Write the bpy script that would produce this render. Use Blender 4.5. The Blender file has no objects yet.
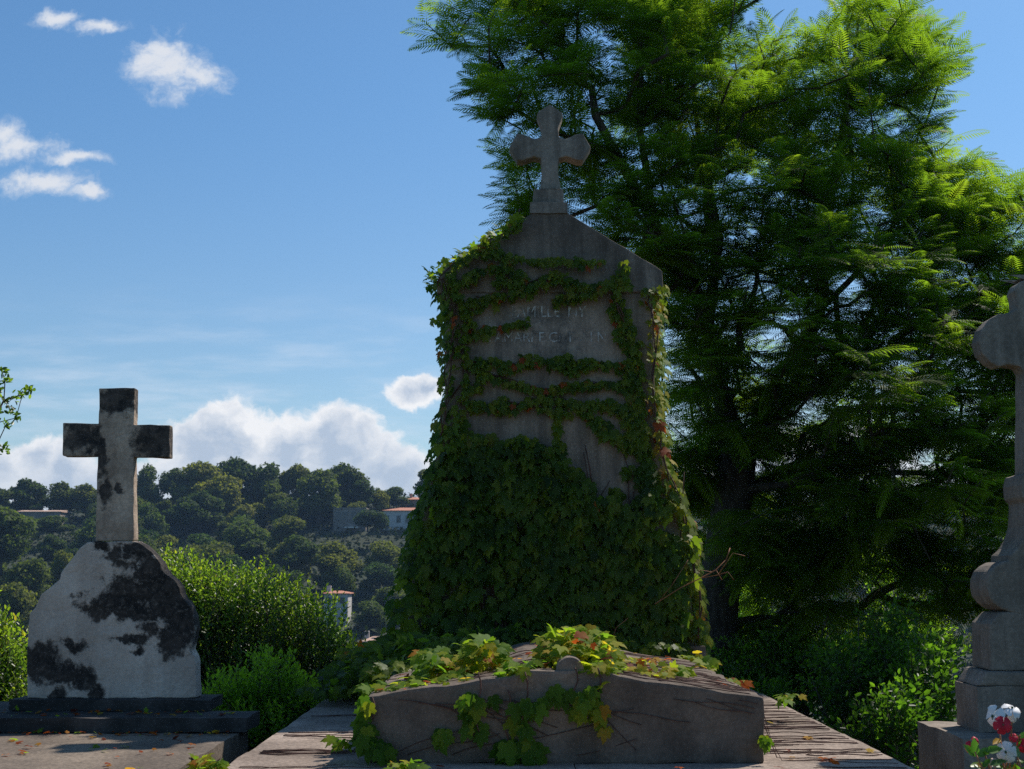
import bpy, bmesh, math, random
import numpy as np
from mathutils import Vector, noise, Matrix

random.seed(7)
rng = np.random.default_rng(7)
sc = bpy.context.scene
col = sc.collection
R = math.radians

# ------------------------------------------------------------------ camera
F = 1300.0
PITCH = math.atan(187.5 / F)
CZ = 1.5
cam_d = bpy.data.cameras.new("camera")
cam = bpy.data.objects.new("camera", cam_d)
col.objects.link(cam)
cam.location = (0, 0, CZ)
cam.rotation_euler = (math.pi / 2 + PITCH, 0, 0)
cam_d.sensor_width = 36
cam_d.lens = 36 * F / 1024
cam_d.clip_end = 20000
cam_d.clip_start = 0.05
cam_d.dof.use_dof = True
cam_d.dof.focus_distance = 6.3
cam_d.dof.aperture_fstop = 11.0
sc.camera = cam

# ------------------------------------------------------------------ light
SUN_AZ, SUN_EL = R(44), R(50)
SDIR = Vector((math.sin(SUN_AZ) * math.cos(SUN_EL), math.cos(SUN_AZ) * math.cos(SUN_EL), math.sin(SUN_EL)))
sd = bpy.data.lights.new("sun", 'SUN')
sd.energy = 5.0
sd.angle = R(0.5)
sd.color = (1.0, 0.94, 0.86)
so = bpy.data.objects.new("sun", sd)
so.rotation_euler = SDIR.to_track_quat('Z', 'Y').to_euler()
col.objects.link(so)

sc.view_settings.view_transform = 'Standard'
sc.view_settings.look = 'None'
sc.view_settings.exposure = 0.12
sc.view_settings.gamma = 1
sc.view_settings.use_curve_mapping = False
sc.cycles.use_denoising = False
sc.cycles.max_bounces = 10
sc.cycles.diffuse_bounces = 6
sc.cycles.transmission_bounces = 8
sc.cycles.volume_bounces = 0
sc.cycles.transparent_max_bounces = 8

def P(px, py, Y):
    """world point at depth Y that the photo shows at pixel px, py"""
    u = (384.5 - py) / F
    yc = math.cos(PITCH) - math.sin(PITCH) * u
    zc = math.sin(PITCH) + math.cos(PITCH) * u
    k = Y / yc
    return Vector(((px - 512) / F * k, Y, CZ + zc * k))

class NT:
    def __init__(s, tree):
        s.t = tree
        s.n = tree.nodes
        s.l = tree.links
    def add(s, typ, **kw):
        nd = s.n.new(typ)
        for k, v in kw.items():
            setattr(nd, k, v)
        return nd
    def put(s, sock, v):
        if v is None:
            return
        if isinstance(v, bpy.types.NodeSocket):
            s.l.new(v, sock)
        else:
            if isinstance(v, (tuple, list)) and len(v) == 3 and sock.type == 'RGBA':
                v = (*v, 1)
            sock.default_value = v
    def math(s, op, a, b=None, c=None, clamp=False):
        nd = s.add('ShaderNodeMath', operation=op)
        nd.use_clamp = clamp
        s.put(nd.inputs[0], a); s.put(nd.inputs[1], b); s.put(nd.inputs[2], c)
        return nd.outputs[0]
    def vmath(s, op, a, b=None):
        nd = s.add('ShaderNodeVectorMath', operation=op)
        s.put(nd.inputs[0], a); s.put(nd.inputs[1], b)
        return nd.outputs['Value'] if op in ('LENGTH', 'DOT_PRODUCT') else nd.outputs[0]
    def noise(s, vec, scale, detail=4, rough=0.55, w=None, color=False, dist=0):
        nd = s.add('ShaderNodeTexNoise')
        s.put(nd.inputs['Vector'], vec)
        nd.inputs['Scale'].default_value = scale
        nd.inputs['Detail'].default_value = detail
        nd.inputs['Roughness'].default_value = rough
        nd.inputs['Distortion'].default_value = dist
        return nd.outputs['Color' if color else 0]
    def mix(s, f, a, b, blend='MIX'):
        nd = s.add('ShaderNodeMix', data_type='RGBA', blend_type=blend)
        s.put(nd.inputs[0], f); s.put(nd.inputs[6], a); s.put(nd.inputs[7], b)
        return nd.outputs[2]
    def ramp(s, f, stops, interp='LINEAR'):
        nd = s.add('ShaderNodeValToRGB')
        cr = nd.color_ramp
        cr.interpolation = interp
        while len(cr.elements) < len(stops):
            cr.elements.new(0.5)
        for e, (p, c) in zip(cr.elements, stops):
            e.position = p
            e.color = (*c, 1) if not isinstance(c, (int, float)) else (c, c, c, 1)
        s.put(nd.inputs[0], f)
        return nd.outputs[0]
    def smooth(s, v, lo, hi, to0=0, to1=1):
        nd = s.add('ShaderNodeMapRange', interpolation_type='SMOOTHSTEP')
        s.put(nd.inputs[0], v)
        nd.inputs[1].default_value = lo; nd.inputs[2].default_value = hi
        nd.inputs[3].default_value = to0; nd.inputs[4].default_value = to1
        return nd.outputs[0]
    def mapping(s, vec, scale=(1, 1, 1), loc=(0, 0, 0), rot=(0, 0, 0)):
        nd = s.add('ShaderNodeMapping')
        s.put(nd.inputs[0], vec)
        nd.inputs['Scale'].default_value = scale
        nd.inputs['Location'].default_value = loc
        nd.inputs['Rotation'].default_value = rot
        return nd.outputs[0]
    def blobs(s, vec, items):
        """union of soft ellipsoids: (centre, radii) -> 1 at the centre, 0 at the rim, negative outside"""
        out = None
        for c, r in items:
            d = s.vmath('SUBTRACT', vec, tuple(c))
            d = s.vmath('MULTIPLY', d, tuple(1.0 / q for q in r))
            v = s.math('SUBTRACT', 1.0, s.vmath('LENGTH', d))
            out = v if out is None else s.math('MAXIMUM', out, v)
        return out

# ------------------------------------------------------------------ world: sky with clouds, by direction
world = bpy.data.worlds.new("World")
sc.world = world
world.use_nodes = True
w = NT(world.node_tree)
for nd in list(w.n):
    w.n.remove(nd)
sky = w.add('ShaderNodeTexSky', sky_type='NISHITA')
sky.sun_disc = False
sky.sun_elevation = SUN_EL
sky.sun_rotation = SUN_AZ
sky.altitude = 200
sky.air_density = 1.0
sky.dust_density = 0.7
sky.ozone_density = 2.2
tc = w.add('ShaderNodeTexCoord')
sep = w.add('ShaderNodeSeparateXYZ')
w.put(sep.inputs[0], tc.outputs['Generated'])
yy = w.math('MAXIMUM', sep.outputs[1], 0.02)
front = w.smooth(sep.outputs[1], 0.05, 0.2)
cu = w.math('DIVIDE', sep.outputs[0], yy)
cv = w.math('DIVIDE', sep.outputs[2], yy)
comb = w.add('ShaderNodeCombineXYZ')
w.put(comb.inputs[0], cu); w.put(comb.inputs[1], cv)
uv = comb.outputs[0]
def CU(px, py):
    p = P(px, py, 1.0)
    return (p.x, p.z - CZ, 0)
def cl(px, py, rx, ry):
    return (CU(px, py), (rx / F, ry / F, 1))
warp = w.vmath('SUBTRACT', w.noise(uv, 26, 6, 0.6, color=True), (0.5, 0.5, 0.5))
uvw = w.vmath('ADD', uv, w.vmath('MULTIPLY', warp, (0.034, 0.028, 0.0)))
small = w.blobs(uvw, [cl(60, 18, 34, 14), cl(100, 28, 34, 13), cl(168, 68, 44, 44), cl(150, 64, 34, 30), cl(198, 76, 34, 28), cl(160, 52, 26, 26),
                      cl(20, 150, 55, 20), cl(75, 158, 42, 10), cl(40, 182, 70, 18), cl(0, 135, 28, 22), cl(90, 190, 30, 12)])
bank = w.blobs(uvw, [cl(225, 440, 62, 46), cl(200, 450, 60, 40), cl(285, 455, 60, 52), cl(340, 450, 70, 50), cl(375, 475, 62, 48), cl(300, 490, 170, 55),
                     cl(412, 391, 32, 17), cl(430, 385, 22, 18), cl(395, 480, 50, 46),
                     cl(35, 462, 40, 30), cl(65, 470, 45, 34), cl(-10, 475, 60, 36), cl(100, 490, 120, 34), cl(-60, 500, 160, 40),
                     cl(620, 500, 200, 60), cl(820, 480, 160, 60), cl(1050, 500, 200, 60)])
nz = w.noise(w.mapping(uvw, (1, 1.15, 1)), 46, 14, 0.68)
nzb = w.noise(uvw, 30, 12, 0.6)
nz2 = w.noise(uv, 9, 4, 0.5)
dsm = w.math('ADD', small, w.math('MULTIPLY', w.math('SUBTRACT', nz, 0.5), 1.9))
dbk = w.math('ADD', bank, w.math('MULTIPLY', w.math('SUBTRACT', nzb, 0.5), 1.3))
a_s = w.math('MULTIPLY', w.smooth(dsm, -0.05, 0.85), 0.9)
a_b = w.math('MULTIPLY', w.smooth(dbk, -0.02, 0.26), 0.96)
# thin streaks of high cloud low over the ridge
veil = w.noise(w.mapping(uv, (3, 16, 1)), 3.0, 6, 0.6)
vband = w.math('MULTIPLY', w.smooth(cv, 0.02, 0.13), w.smooth(cv, 0.24, 0.12))
a_v = w.math('MULTIPLY', w.math('MULTIPLY', w.smooth(veil, 0.4, 0.75), vband), 0.45)
fold = w.noise(w.mapping(uvw, (1, 1.3, 1)), 22, 5, 0.6)
lit = w.math('ADD', w.smooth(dbk, 0.95, 0.1), w.math('MULTIPLY', w.math('SUBTRACT', fold, 0.5), 2.6), clamp=True)
lit = w.math('MULTIPLY', lit, w.smooth(cv, 0.05, 0.11, 0.45, 1.0))
c_b = w.mix(lit, (4.3, 5.1, 6.3), (8.7, 8.7, 8.8))
c_s = w.mix(w.smooth(dsm, 0.2, 1.0), (5.6, 6.4, 7.6), (7.3, 7.5, 7.9))
base = w.mix(1.0, sky.outputs[0], w.mix(w.smooth(cv, 0.05, 0.42), (0.86, 0.98, 1.02), (0.66, 0.98, 1.16)), 'MULTIPLY')
SKYK = w.n.new('ShaderNodeValue'); SKYK.outputs[0].default_value = 1.0
c = w.mix(w.math('MULTIPLY', a_v, front), base, (7.2, 7.8, 8.8))
c = w.mix(w.math('MULTIPLY', a_b, front), c, c_b)
c = w.mix(w.math('MULTIPLY', a_s, front), c, c_s)
bg = w.add('ShaderNodeBackground')
w.put(bg.inputs[0], c)
bg.inputs[1].default_value = 0.10
wo = w.add('ShaderNodeOutputWorld')
w.l.new(bg.outputs[0], wo.inputs[0])

# ------------------------------------------------------------------ tagging helpers
def tag(o, label=None, cat=None, group=None, kind=None):
    if label: o["label"] = label
    if cat: o["category"] = cat
    if group: o["group"] = group
    if kind: o["kind"] = kind
    return o

def empty(name, loc, label, cat, group=None):
    o = bpy.data.objects.new(name, None)
    o.location = loc
    o.empty_display_size = 0.2
    col.objects.link(o)
    return tag(o, label, cat, group)

def link(name, me, mat, parent=None, smooth=False):
    o = bpy.data.objects.new(name, me)
    if mat is not None and len(me.materials) == 0:
        me.materials.append(mat)
    col.objects.link(o)
    if parent is not None:
        o.parent = parent
        # geometry is written in world coordinates; shift it under the parent
        bpy.context.view_layer.update()
        o.matrix_parent_inverse = parent.matrix_world.inverted()
    if smooth:
        me.polygons.foreach_set('use_smooth', [True] * len(me.polygons))
    return o

def from_bm(name, bm, mat, parent=None, smooth=False):
    me = bpy.data.meshes.new(name)
    bm.normal_update()
    bm.to_mesh(me)
    bm.free()
    return link(name, me, mat, parent, smooth)

def bm_box(x0, x1, y0, y1, z0, z1, bm=None):
    bm = bm or bmesh.new()
    v = [bm.verts.new(p) for p in [(x0, y0, z0), (x1, y0, z0), (x1, y1, z0), (x0, y1, z0),
                                   (x0, y0, z1), (x1, y0, z1), (x1, y1, z1), (x0, y1, z1)]]
    for f in [(0, 3, 2, 1), (4, 5, 6, 7), (0, 1, 5, 4), (1, 2, 6, 5), (2, 3, 7, 6), (3, 0, 4, 7)]:
        bm.faces.new([v[i] for i in f])
    return bm

def bm_prism(pts, y0, y1, bm=None):
    """outline in x,z (counter-clockwise seen from the front) pushed back along y"""
    bm = bm or bmesh.new()
    a = [bm.verts.new((x, y0, z)) for x, z in pts]
    b = [bm.verts.new((x, y1, z)) for x, z in pts]
    bm.faces.new(a)
    bm.faces.new(b[::-1])
    n = len(pts)
    for i in range(n):
        j = (i + 1) % n
        bm.faces.new([a[j], a[i], b[i], b[j]])
    bmesh.ops.recalc_face_normals(bm, faces=bm.faces)
    return bm

def worn(bm, bevel=0.008, cell=0.05, amp=0.004, freq=9.0, seed=0.0, chips=0.0):
    """bevelled, cut into a grid and weathered with a little noise"""
    es = [e for e in bm.edges if len(e.link_faces) == 2 and e.calc_face_angle(0) > 0.3]
    if bevel:
        bmesh.ops.bevel(bm, geom=es, offset=bevel, segments=2, affect='EDGES', profile=0.6)
    bb = [Vector((min(v.co[i] for v in bm.verts) for i in range(3))), Vector((max(v.co[i] for v in bm.verts) for i in range(3)))]
    for ax in range(3):
        n = int((bb[1][ax] - bb[0][ax]) / cell)
        for k in range(1, n):
            co = Vector((0, 0, 0)); co[ax] = bb[0][ax] + (bb[1][ax] - bb[0][ax]) * k / n
            no = Vector((0, 0, 0)); no[ax] = 1
            bmesh.ops.bisect_plane(bm, geom=bm.verts[:] + bm.edges[:] + bm.faces[:], plane_co=co, plane_no=no)
    off = Vector((seed * 3.1, seed * 1.7, seed))
    for v in bm.verts:
        q = (v.co + off) * freq
        d = noise.noise_vector(q) * amp + noise.noise_vector(q * 3.3) * amp * 0.4
        v.co += d
    return bm

def tube_into(V, Fc, pts, rad, n=6):
    pts = [Vector(p) for p in pts]
    base = len(V)
    up = Vector((0.13, 0.29, 0.95))
    prev = None
    for i, p in enumerate(pts):
        t = (pts[min(i + 1, len(pts) - 1)] - pts[max(i - 1, 0)])
        if t.length < 1e-9: t = Vector((0, 0, 1))
        t.normalize()
        if prev is None:
            a = t.cross(up)
            if a.length < 0.05: a = t.cross(Vector((1, 0, 0)))
        else:
            a = prev - t * prev.dot(t)
        a.normalize(); prev = a
        b = t.cross(a)
        r = rad[i] if isinstance(rad, (list, tuple)) else rad
        for k in range(n):
            th = 2 * math.pi * k / n
            V.append(p + a * (math.cos(th) * r) + b * (math.sin(th) * r))
    for i in range(len(pts) - 1):
        for k in range(n):
            k2 = (k + 1) % n
            Fc.append((base + i * n + k, base + i * n + k2, base + (i + 1) * n + k2, base + (i + 1) * n + k))
    Fc.append(tuple(base + k for k in range(n))[::-1])
    Fc.append(tuple(base + (len(pts) - 1) * n + k for k in range(n)))

def mesh_vf(name, V, Fc, mat, parent=None, smooth=True):
    me = bpy.data.meshes.new(name)
    me.from_pydata([tuple(v) for v in V], [], Fc)
    me.update()
    return link(name, me, mat, parent, smooth)

def scatter(name, tv, tf, pos, d, nrm, scale, tint, mat, parent=None, bend=None):
    """one mesh made of many copies of a small leaf template (tip +y, face +z)"""
    tv = np.asarray(tv, float)
    pos = np.asarray(pos, float); d = np.asarray(d, float); nrm = np.asarray(nrm, float)
    N = len(pos)
    d /= np.linalg.norm(d, axis=1, keepdims=True) + 1e-9
    x = np.cross(d, nrm)
    x /= np.linalg.norm(x, axis=1, keepdims=True) + 1e-9
    z = np.cross(x, d)
    scale = np.broadcast_to(np.asarray(scale, float), (N,))
    v = (tv[None, :, 0, None] * x[:, None, :] + tv[None, :, 1, None] * d[:, None, :] + tv[None, :, 2, None] * z[:, None, :]) * scale[:, None, None] + pos[:, None, :]
    nv = len(tv)
    v = v.reshape(-1, 3)
    flat = np.concatenate([np.asarray(f) for f in tf])
    sizes = np.array([len(f) for f in tf])
    loops = (flat[None, :] + (np.arange(N) * nv)[:, None]).reshape(-1)
    tot = np.tile(sizes, N)
    start = np.concatenate([[0], np.cumsum(tot)[:-1]])
    me = bpy.data.meshes.new(name)
    me.vertices.add(len(v)); me.vertices.foreach_set('co', v.astype(np.float32).ravel())
    me.loops.add(len(loops)); me.loops.foreach_set('vertex_index', loops.astype(np.int32))
    me.polygons.add(len(tot)); me.polygons.foreach_set('loop_start', start.astype(np.int32))
    me.polygons.foreach_set('loop_total', tot.astype(np.int32))
    at = me.attributes.new('tint', 'FLOAT', 'POINT')
    at.data.foreach_set('value', np.repeat(np.asarray(tint, np.float32), nv))
    me.update(calc_edges=True)
    return link(name, me, mat, parent)

def unit(n):
    v = rng.normal(size=(n, 3))
    return v / np.linalg.norm(v, axis=1, keepdims=True)

# ------------------------------------------------------------------ materials
def new_mat(name):
    m = bpy.data.materials.new(name)
    m.use_nodes = True
    t = NT(m.node_tree)
    for nd in list(t.n): t.n.remove(nd)
    out = t.add('ShaderNodeOutputMaterial')
    return m, t, out

def leaf_mat(name, stops, trans_gain=2.2, trans=0.45, rough=0.45, spec=0.4, var=0.35, nscale=3.0, per_obj=0):
    m, t, out = new_mat(name)
    at = t.add('ShaderNodeAttribute', attribute_name='tint')
    g = t.add('ShaderNodeNewGeometry')
    nz = t.noise(g.outputs['Position'], nscale, 2)
    f = t.math('ADD', at.outputs['Fac'], t.math('MULTIPLY', t.math('SUBTRACT', nz, 0.5), var), clamp=True)
    c = t.ramp(f, stops)
    if per_obj:
        oi = t.add('ShaderNodeObjectInfo')
        c = t.mix(1.0, c, t.ramp(oi.outputs['Random'], [(0, (.55, .75, .7)), (.35, (.9, .95, .8)), (.7, (1.25, 1.15, .9)), (1, (1.9, 1.5, 1.0))]), 'MULTIPLY')
    p = t.add('ShaderNodeBsdfPrincipled')
    t.put(p.inputs['Base Color'], c)
    p.inputs['Roughness'].default_value = rough
    p.inputs['Specular IOR Level'].default_value = spec
    tr = t.add('ShaderNodeBsdfTranslucent')
    c2 = t.mix(1.0, c, (trans_gain * 1.0, trans_gain * 1.05, trans_gain * 0.45), 'MULTIPLY')
    t.put(tr.inputs[0], c2)
    mx = t.add('ShaderNodeMixShader')
    mx.inputs[0].default_value = trans
    t.l.new(p.outputs[0], mx.inputs[1]); t.l.new(tr.outputs[0], mx.inputs[2])
    t.l.new(mx.outputs[0], out.inputs[0])
    return m

def stone_mat(name, light, dark, scale=4.0, streak=0.5, bump=0.25, patches=None, patch_col=(0.02, 0.019, 0.018), pnoise=1.2, pscale=9.0,
              patch_edge=(0.0, 0.12), pwarp=.16, lichen=None, lich_amt=0.58, fine=0.22, rough=0.9):
    wm = lambda q: (q[0] * 1.05, q[1] * .98, q[2] * .90)
    light, dark = wm(light), wm(dark)
    m, t, out = new_mat(name)
    g = t.add('ShaderNodeNewGeometry')
    pos = g.outputs['Position']
    n1 = t.noise(pos, scale, 7, 0.62)
    n2 = t.noise(t.mapping(pos, (9, 9, 0.8)), 1.6, 5, 0.6)
    n3 = t.noise(pos, 60, 4, 0.7)
    n4 = t.noise(pos, 1.3, 3, 0.5)
    f = t.smooth(n1, 0.32, 0.7)
    f = t.mix(streak, f, t.smooth(n2, 0.35, 0.68))
    c = t.mix(f, dark, light)
    c = t.mix(t.smooth(n4, 0.3, 0.75, 0.0, 0.6), c, tuple(q * 0.55 for q in dark))
    k = t.smooth(n3, 0.3, 0.72, 1.0 - fine, 1.0 + fine * 0.5)
    c = t.mix(1.0, c, k, 'MULTIPLY')
    h = t.math('ADD', t.math('MULTIPLY', n3, 0.5), n1)
    if lichen:
        l = t.smooth(t.noise(pos, 22, 6, 0.7), lich_amt, lich_amt + 0.08)
        c = t.mix(l, c, lichen)
    if patches:
        wp = t.vmath('ADD', pos, t.vmath('MULTIPLY', t.vmath('SUBTRACT', t.noise(pos, 7, 5, .65, color=True), (.5, .5, .5)), (pwarp, 0, pwarp * .8)))
        b = t.blobs(wp, patches)
        nn = t.noise(pos, pscale, 7, 0.68)
        ff = t.smooth(t.math('ADD', b, t.math('MULTIPLY', t.math('SUBTRACT', nn, 0.5), pnoise)), *patch_edge)
        pc = t.mix(t.smooth(t.noise(pos, 14, 8, 0.75), .35, .7), tuple(q * 0.5 for q in patch_col), (patch_col[0] * 2.6, patch_col[1] * 2.2, patch_col[2] * 1.9))
        ff = t.math('MULTIPLY', ff, t.smooth(t.noise(pos, 45, 5, .7), .25, .5, .72, 1.0))
        c = t.mix(ff, c, pc)
        h = t.math('SUBTRACT', h, t.math('MULTIPLY', ff, 0.5))
    p = t.add('ShaderNodeBsdfPrincipled')
    t.put(p.inputs['Base Color'], c)
    p.inputs['Roughness'].default_value = rough
    p.inputs['Specular IOR Level'].default_value = 0.25
    bp = t.add('ShaderNodeBump')
    bp.inputs['Strength'].default_value = bump
    bp.inputs['Distance'].default_value = 0.02
    t.put(bp.inputs['Height'], h)
    t.l.new(bp.outputs[0], p.inputs['Normal'])
    t.l.new(p.outputs[0], out.inputs[0])
    return m

def plain_mat(name, c, rough=0.8, var=0.3, scale=5, spec=0.3):
    m, t, out = new_mat(name)
    g = t.add('ShaderNodeNewGeometry')
    n = t.noise(g.outputs['Position'], scale, 5, 0.6)
    cc = t.mix(t.smooth(n, 0.3, 0.7), tuple(q * (1 - var) for q in c), tuple(min(1, q * (1 + var)) for q in c))
    p = t.add('ShaderNodeBsdfPrincipled')
    t.put(p.inputs['Base Color'], cc)
    p.inputs['Roughness'].default_value = rough
    p.inputs['Specular IOR Level'].default_value = spec
    t.l.new(p.outputs[0], out.inputs[0])
    return m

def bark_mat(name, a, b):
    m, t, out = new_mat(name)
    g = t.add('ShaderNodeNewGeometry')
    n = t.noise(t.mapping(g.outputs['Position'], (14, 14, 3)), 2.2, 6, 0.65)
    c = t.mix(t.smooth(n, 0.35, 0.65), a, b)
    p = t.add('ShaderNodeBsdfPrincipled')
    t.put(p.inputs['Base Color'], c)
    p.inputs['Roughness'].default_value = 0.95
    bp = t.add('ShaderNodeBump'); bp.inputs['Distance'].default_value = 0.03
    t.put(bp.inputs['Height'], n)
    t.l.new(bp.outputs[0], p.inputs['Normal'])
    t.l.new(p.outputs[0], out.inputs[0])
    return m

# leaf templates ---------------------------------------------------
OVAL_V = [(0, 0, 0), (.24, .3, .07), (.2, .7, .05), (0, 1, -.06), (-.2, .7, .05), (-.24, .3, .07)]
OVAL_F = [(0, 1, 2, 3), (0, 3, 4, 5)]
IVY_V = [(0, 0, 0), (.28, -.1, .02), (.5, .12, .05), (.62, .52, -.04), (.28, .55, .06), (0, 1, -.1),
         (-.28, .55, .06), (-.62, .52, -.04), (-.5, .12, .05), (-.28, -.1, .02), (0, .38, 0)]
IVY_F = [(0, 1, 2, 10), (10, 2, 3, 4), (10, 4, 5), (10, 5, 6), (10, 6, 7, 8), (10, 8, 9, 0)]

HALF = [(0, 0), (.14, -.10), (.33, -.06), (.44, .10), (.40, .22), (.60, .36), (.52, .44), (.54, .60), (.36, .54), (.22, .52), (.24, .70), (.12, .84), (0, 1.05)]
def lobed_leaf():
    V = []; Fc = []
    mid = [(0, 0, 0), (0, .28, .03), (0, .52, .03), (0, .76, -.02), (0, 1.05, -.14)]
    V += mid
    z = lambda x, y: .03 + .16 * abs(x) - .42 * x * x - .14 * max(0, y - .4) ** 2 * 2
    for s in (1, -1):
        b = len(V)
        V += [(s * x * .92, y, z(x, y)) for x, y in HALF[1:-1]]
        q = lambda i: b + i - 1
        polys = [(0, q(1), q(2), 1), (1, q(2), q(3), q(4)), (1, q(4), q(5), q(6)), (1, q(6), q(7), q(8)), (1, q(8), q(9), 2), (2, q(9), q(10), 3), (3, q(10), q(11), 4)]
        Fc += [p_ if s == 1 else p_[::-1] for p_ in polys]
    return V, Fc
LOB_V, LOB_F = lobed_leaf()
def frond_template(n=13, wid=0.036, ln=0.32):
    V = []; Fc = []
    V += [(-.006, 0, 0), (.006, 0, 0), (.004, .5, .005), (-.004, .5, .005), (.002, 1, -.14), (-.002, 1, -.14)]
    Fc += [(0, 1, 2, 3), (3, 2, 4, 5)]
    for i in range(n):
        f = (i + 1.0) / (n + 0.6)
        z = 0.16 * f - 0.30 * f * f
        l = ln * (math.sin(math.pi * min(1, f * 0.86 + 0.12)) ** 0.7) * (1.0 if f < .8 else .9)
        for s in (-1, 1):
            ang = R(62 - 26 * f)
            dx, dy = math.sin(ang) * s, math.cos(ang)
            b = len(V)
            wx, wy = -dy * wid / 2 * s, dx * wid / 2 * s
            tip = (dx * l, f + dy * l, z - 0.30 * l)
            mid = (dx * l * .5, f + dy * l * .5, z - 0.05 * l)
            V += [(0, f, z), (mid[0] + wx, mid[1] + wy, mid[2]), tip, (mid[0] - wx, mid[1] - wy, mid[2])]
            Fc.append((b, b + 1, b + 2, b + 3))
    return V, Fc
FR_V, FR_F = frond_template()

# =================================================================== GROUND
PROF = [(-400, -20), (-60, -2), (-5, .3), (13, .3), (22, -2.2), (60, -12), (130, -24), (180, -23), (215, -15.5), (232, -12.2), (260, -6.8), (290, 0.2), (320, 7.2),
        (345, 15.4), (365, 20.4), (400, 23.0), (440, 22), (600, 0), (900, -30), (8000, -60)]
def ground_z(x, y):
    for (a, za), (b, zb) in zip(PROF, PROF[1:]):
        if y <= b:
            t = max(0, (y - a) / (b - a)); z = za + (zb - za) * t
            break
    else:
        z = PROF[-1][1]
    if y > 120:
        k = min(1, (y - 120) / 120)
        z += k * (noise.noise(Vector((x * 0.012, y * 0.012, 3))) * 2)
        if y > 300:
            z -= min(1, (y - 300) / 60) * max(0, (-x - 72)) * 0.06
    return z

ys = list(np.concatenate([np.linspace(-400, -20, 10), np.linspace(-5, 30, 24), np.linspace(36, 200, 24), np.linspace(206, 450, 60), np.linspace(480, 1000, 12), [2000, 4000, 8000]]))
xs = list(np.concatenate([[-6000, -3000, -1200], np.linspace(-600, -260, 8), np.linspace(-240, 240, 70), np.linspace(260, 600, 8), [1200, 3000, 6000]]))
V = [(x, y, ground_z(x, y)) for y in ys for x in xs]
nx = len(xs)
Fc = [(j * nx + i, j * nx + i + 1, (j + 1) * nx + i + 1, (j + 1) * nx + i) for j in range(len(ys) - 1) for i in range(nx - 1)]
m, t, out = new_mat('ground_earth')
g = t.add('ShaderNodeNewGeometry')
n1 = t.noise(g.outputs['Position'], 0.12, 7, 0.65); n2 = t.noise(g.outputs['Position'], 3.0, 6, 0.65)
c = t.mix(t.smooth(n1, 0.42, 0.62), (0.014, 0.026, 0.009), (0.03, 0.036, 0.016))
c = t.mix(t.smooth(n2, 0.4, 0.65), c, (0.035, 0.045, 0.015))
p = t.add('ShaderNodeBsdfPrincipled'); t.put(p.inputs['Base Color'], c); p.inputs['Roughness'].default_value = 1
bp = t.add('ShaderNodeBump'); bp.inputs['Distance'].default_value = 0.05; t.put(bp.inputs['Height'], n2); t.l.new(bp.outputs[0], p.inputs['Normal'])
t.l.new(p.outputs[0], out.inputs[0])
tag(mesh_vf('ground', V, Fc, m), kind='structure')

# =================================================================== STONE MATERIALS
YS = 7.0                                   # front face of the tall stele
def ell(px, py, Y, rx, ry, rd=2.0):
    k = Y / F
    return (tuple(P(px, py, Y)), (rx * k, rd, ry * k))
M_stele = stone_mat('stele_stone', (0.37, 0.30, 0.25), (0.12, 0.10, 0.085), 3.0, 0.6, 0.35, lichen=(0.4, 0.38, 0.34), lich_amt=0.66,
    patches=[ell(530, 325, YS, 80, 36), ell(560, 340, YS, 60, 26)], patch_col=(0.17, 0.155, 0.14), pnoise=2.2, pscale=12.0, patch_edge=(0.15, 1.0))
M_cross_top = stone_mat('cross_stone', (0.52, 0.45, 0.39), (0.16, 0.138, 0.12), 5.0, 0.65, 0.35)
M_cover = stone_mat('cover_stone', (0.25, 0.205, 0.172), (0.105, 0.086, 0.072), 5.0, 0.25, 0.4, lichen=(0.42, 0.40, 0.36), lich_amt=0.70)
M_ledger = stone_mat('ledger_stone', (0.46, 0.385, 0.335), (0.24, 0.195, 0.165), 4.0, 0.0, 0.35, fine=0.4)
M_ledger2 = stone_mat('weathered_ledger_stone', (0.28, 0.235, 0.19), (0.13, 0.108, 0.09), 2.2, 0.0, 0.35, fine=0.4)
M_right = stone_mat('grey_stone', (0.36, 0.315, 0.275), (0.15, 0.13, 0.112), 4.0, 0.45, 0.35)
M_step = stone_mat('blackened_stone', (0.085, 0.08, 0.08), (0.03, 0.03, 0.03), 6, 0.2, 0.4, lichen=(0.3, 0.3, 0.29), lich_amt=0.69)
YL = 6.05
M_tablet = stone_mat('limewashed_stone', (0.70, 0.62, 0.56), (0.45, 0.38, 0.335), 3.0, 0.4, 0.5, fine=0.15,
    patches=[ell(168, 600, YL, 46, 46), ell(178, 632, YL, 34, 26), ell(158, 575, YL, 38, 34), ell(120, 602, YL, 44, 22), ell(135, 608, YL, 40, 20), ell(140, 552, YL, 38, 15), ell(185, 615, YL, 26, 40), ell(130, 590, YL, 30, 20),
             ell(98, 546, YL, 16, 7), ell(42, 660, YL, 26, 22), ell(62, 672, YL, 34, 16), ell(84, 678, YL, 22, 14), ell(98, 692, YL, 9, 10), ell(76, 644, YL, 20, 9), ell(132, 640, YL, 20, 6), ell(136, 652, YL, 8, 7), ell(58, 694, YL, 9, 8)],
    patch_col=(0.028, 0.026, 0.025), pnoise=2.6, pscale=14.0, patch_edge=(0.02, 0.45))
M_cross_l = stone_mat('stained_limewashed_stone', (0.60, 0.50, 0.41), (0.30, 0.235, 0.19), 6.0, 0.35, 0.5, fine=0.25,
    patches=[ell(118, 398, YL, 26, 22), ell(80, 436, YL, 26, 20), ell(155, 440, YL, 26, 22), ell(103, 455, YL, 8, 30), ell(104, 492, YL, 9, 16), ell(118, 486, YL, 6, 8)],
    patch_col=(0.045, 0.042, 0.04), pnoise=2.2, pscale=18.0, patch_edge=(-0.05, 0.4))

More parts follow.
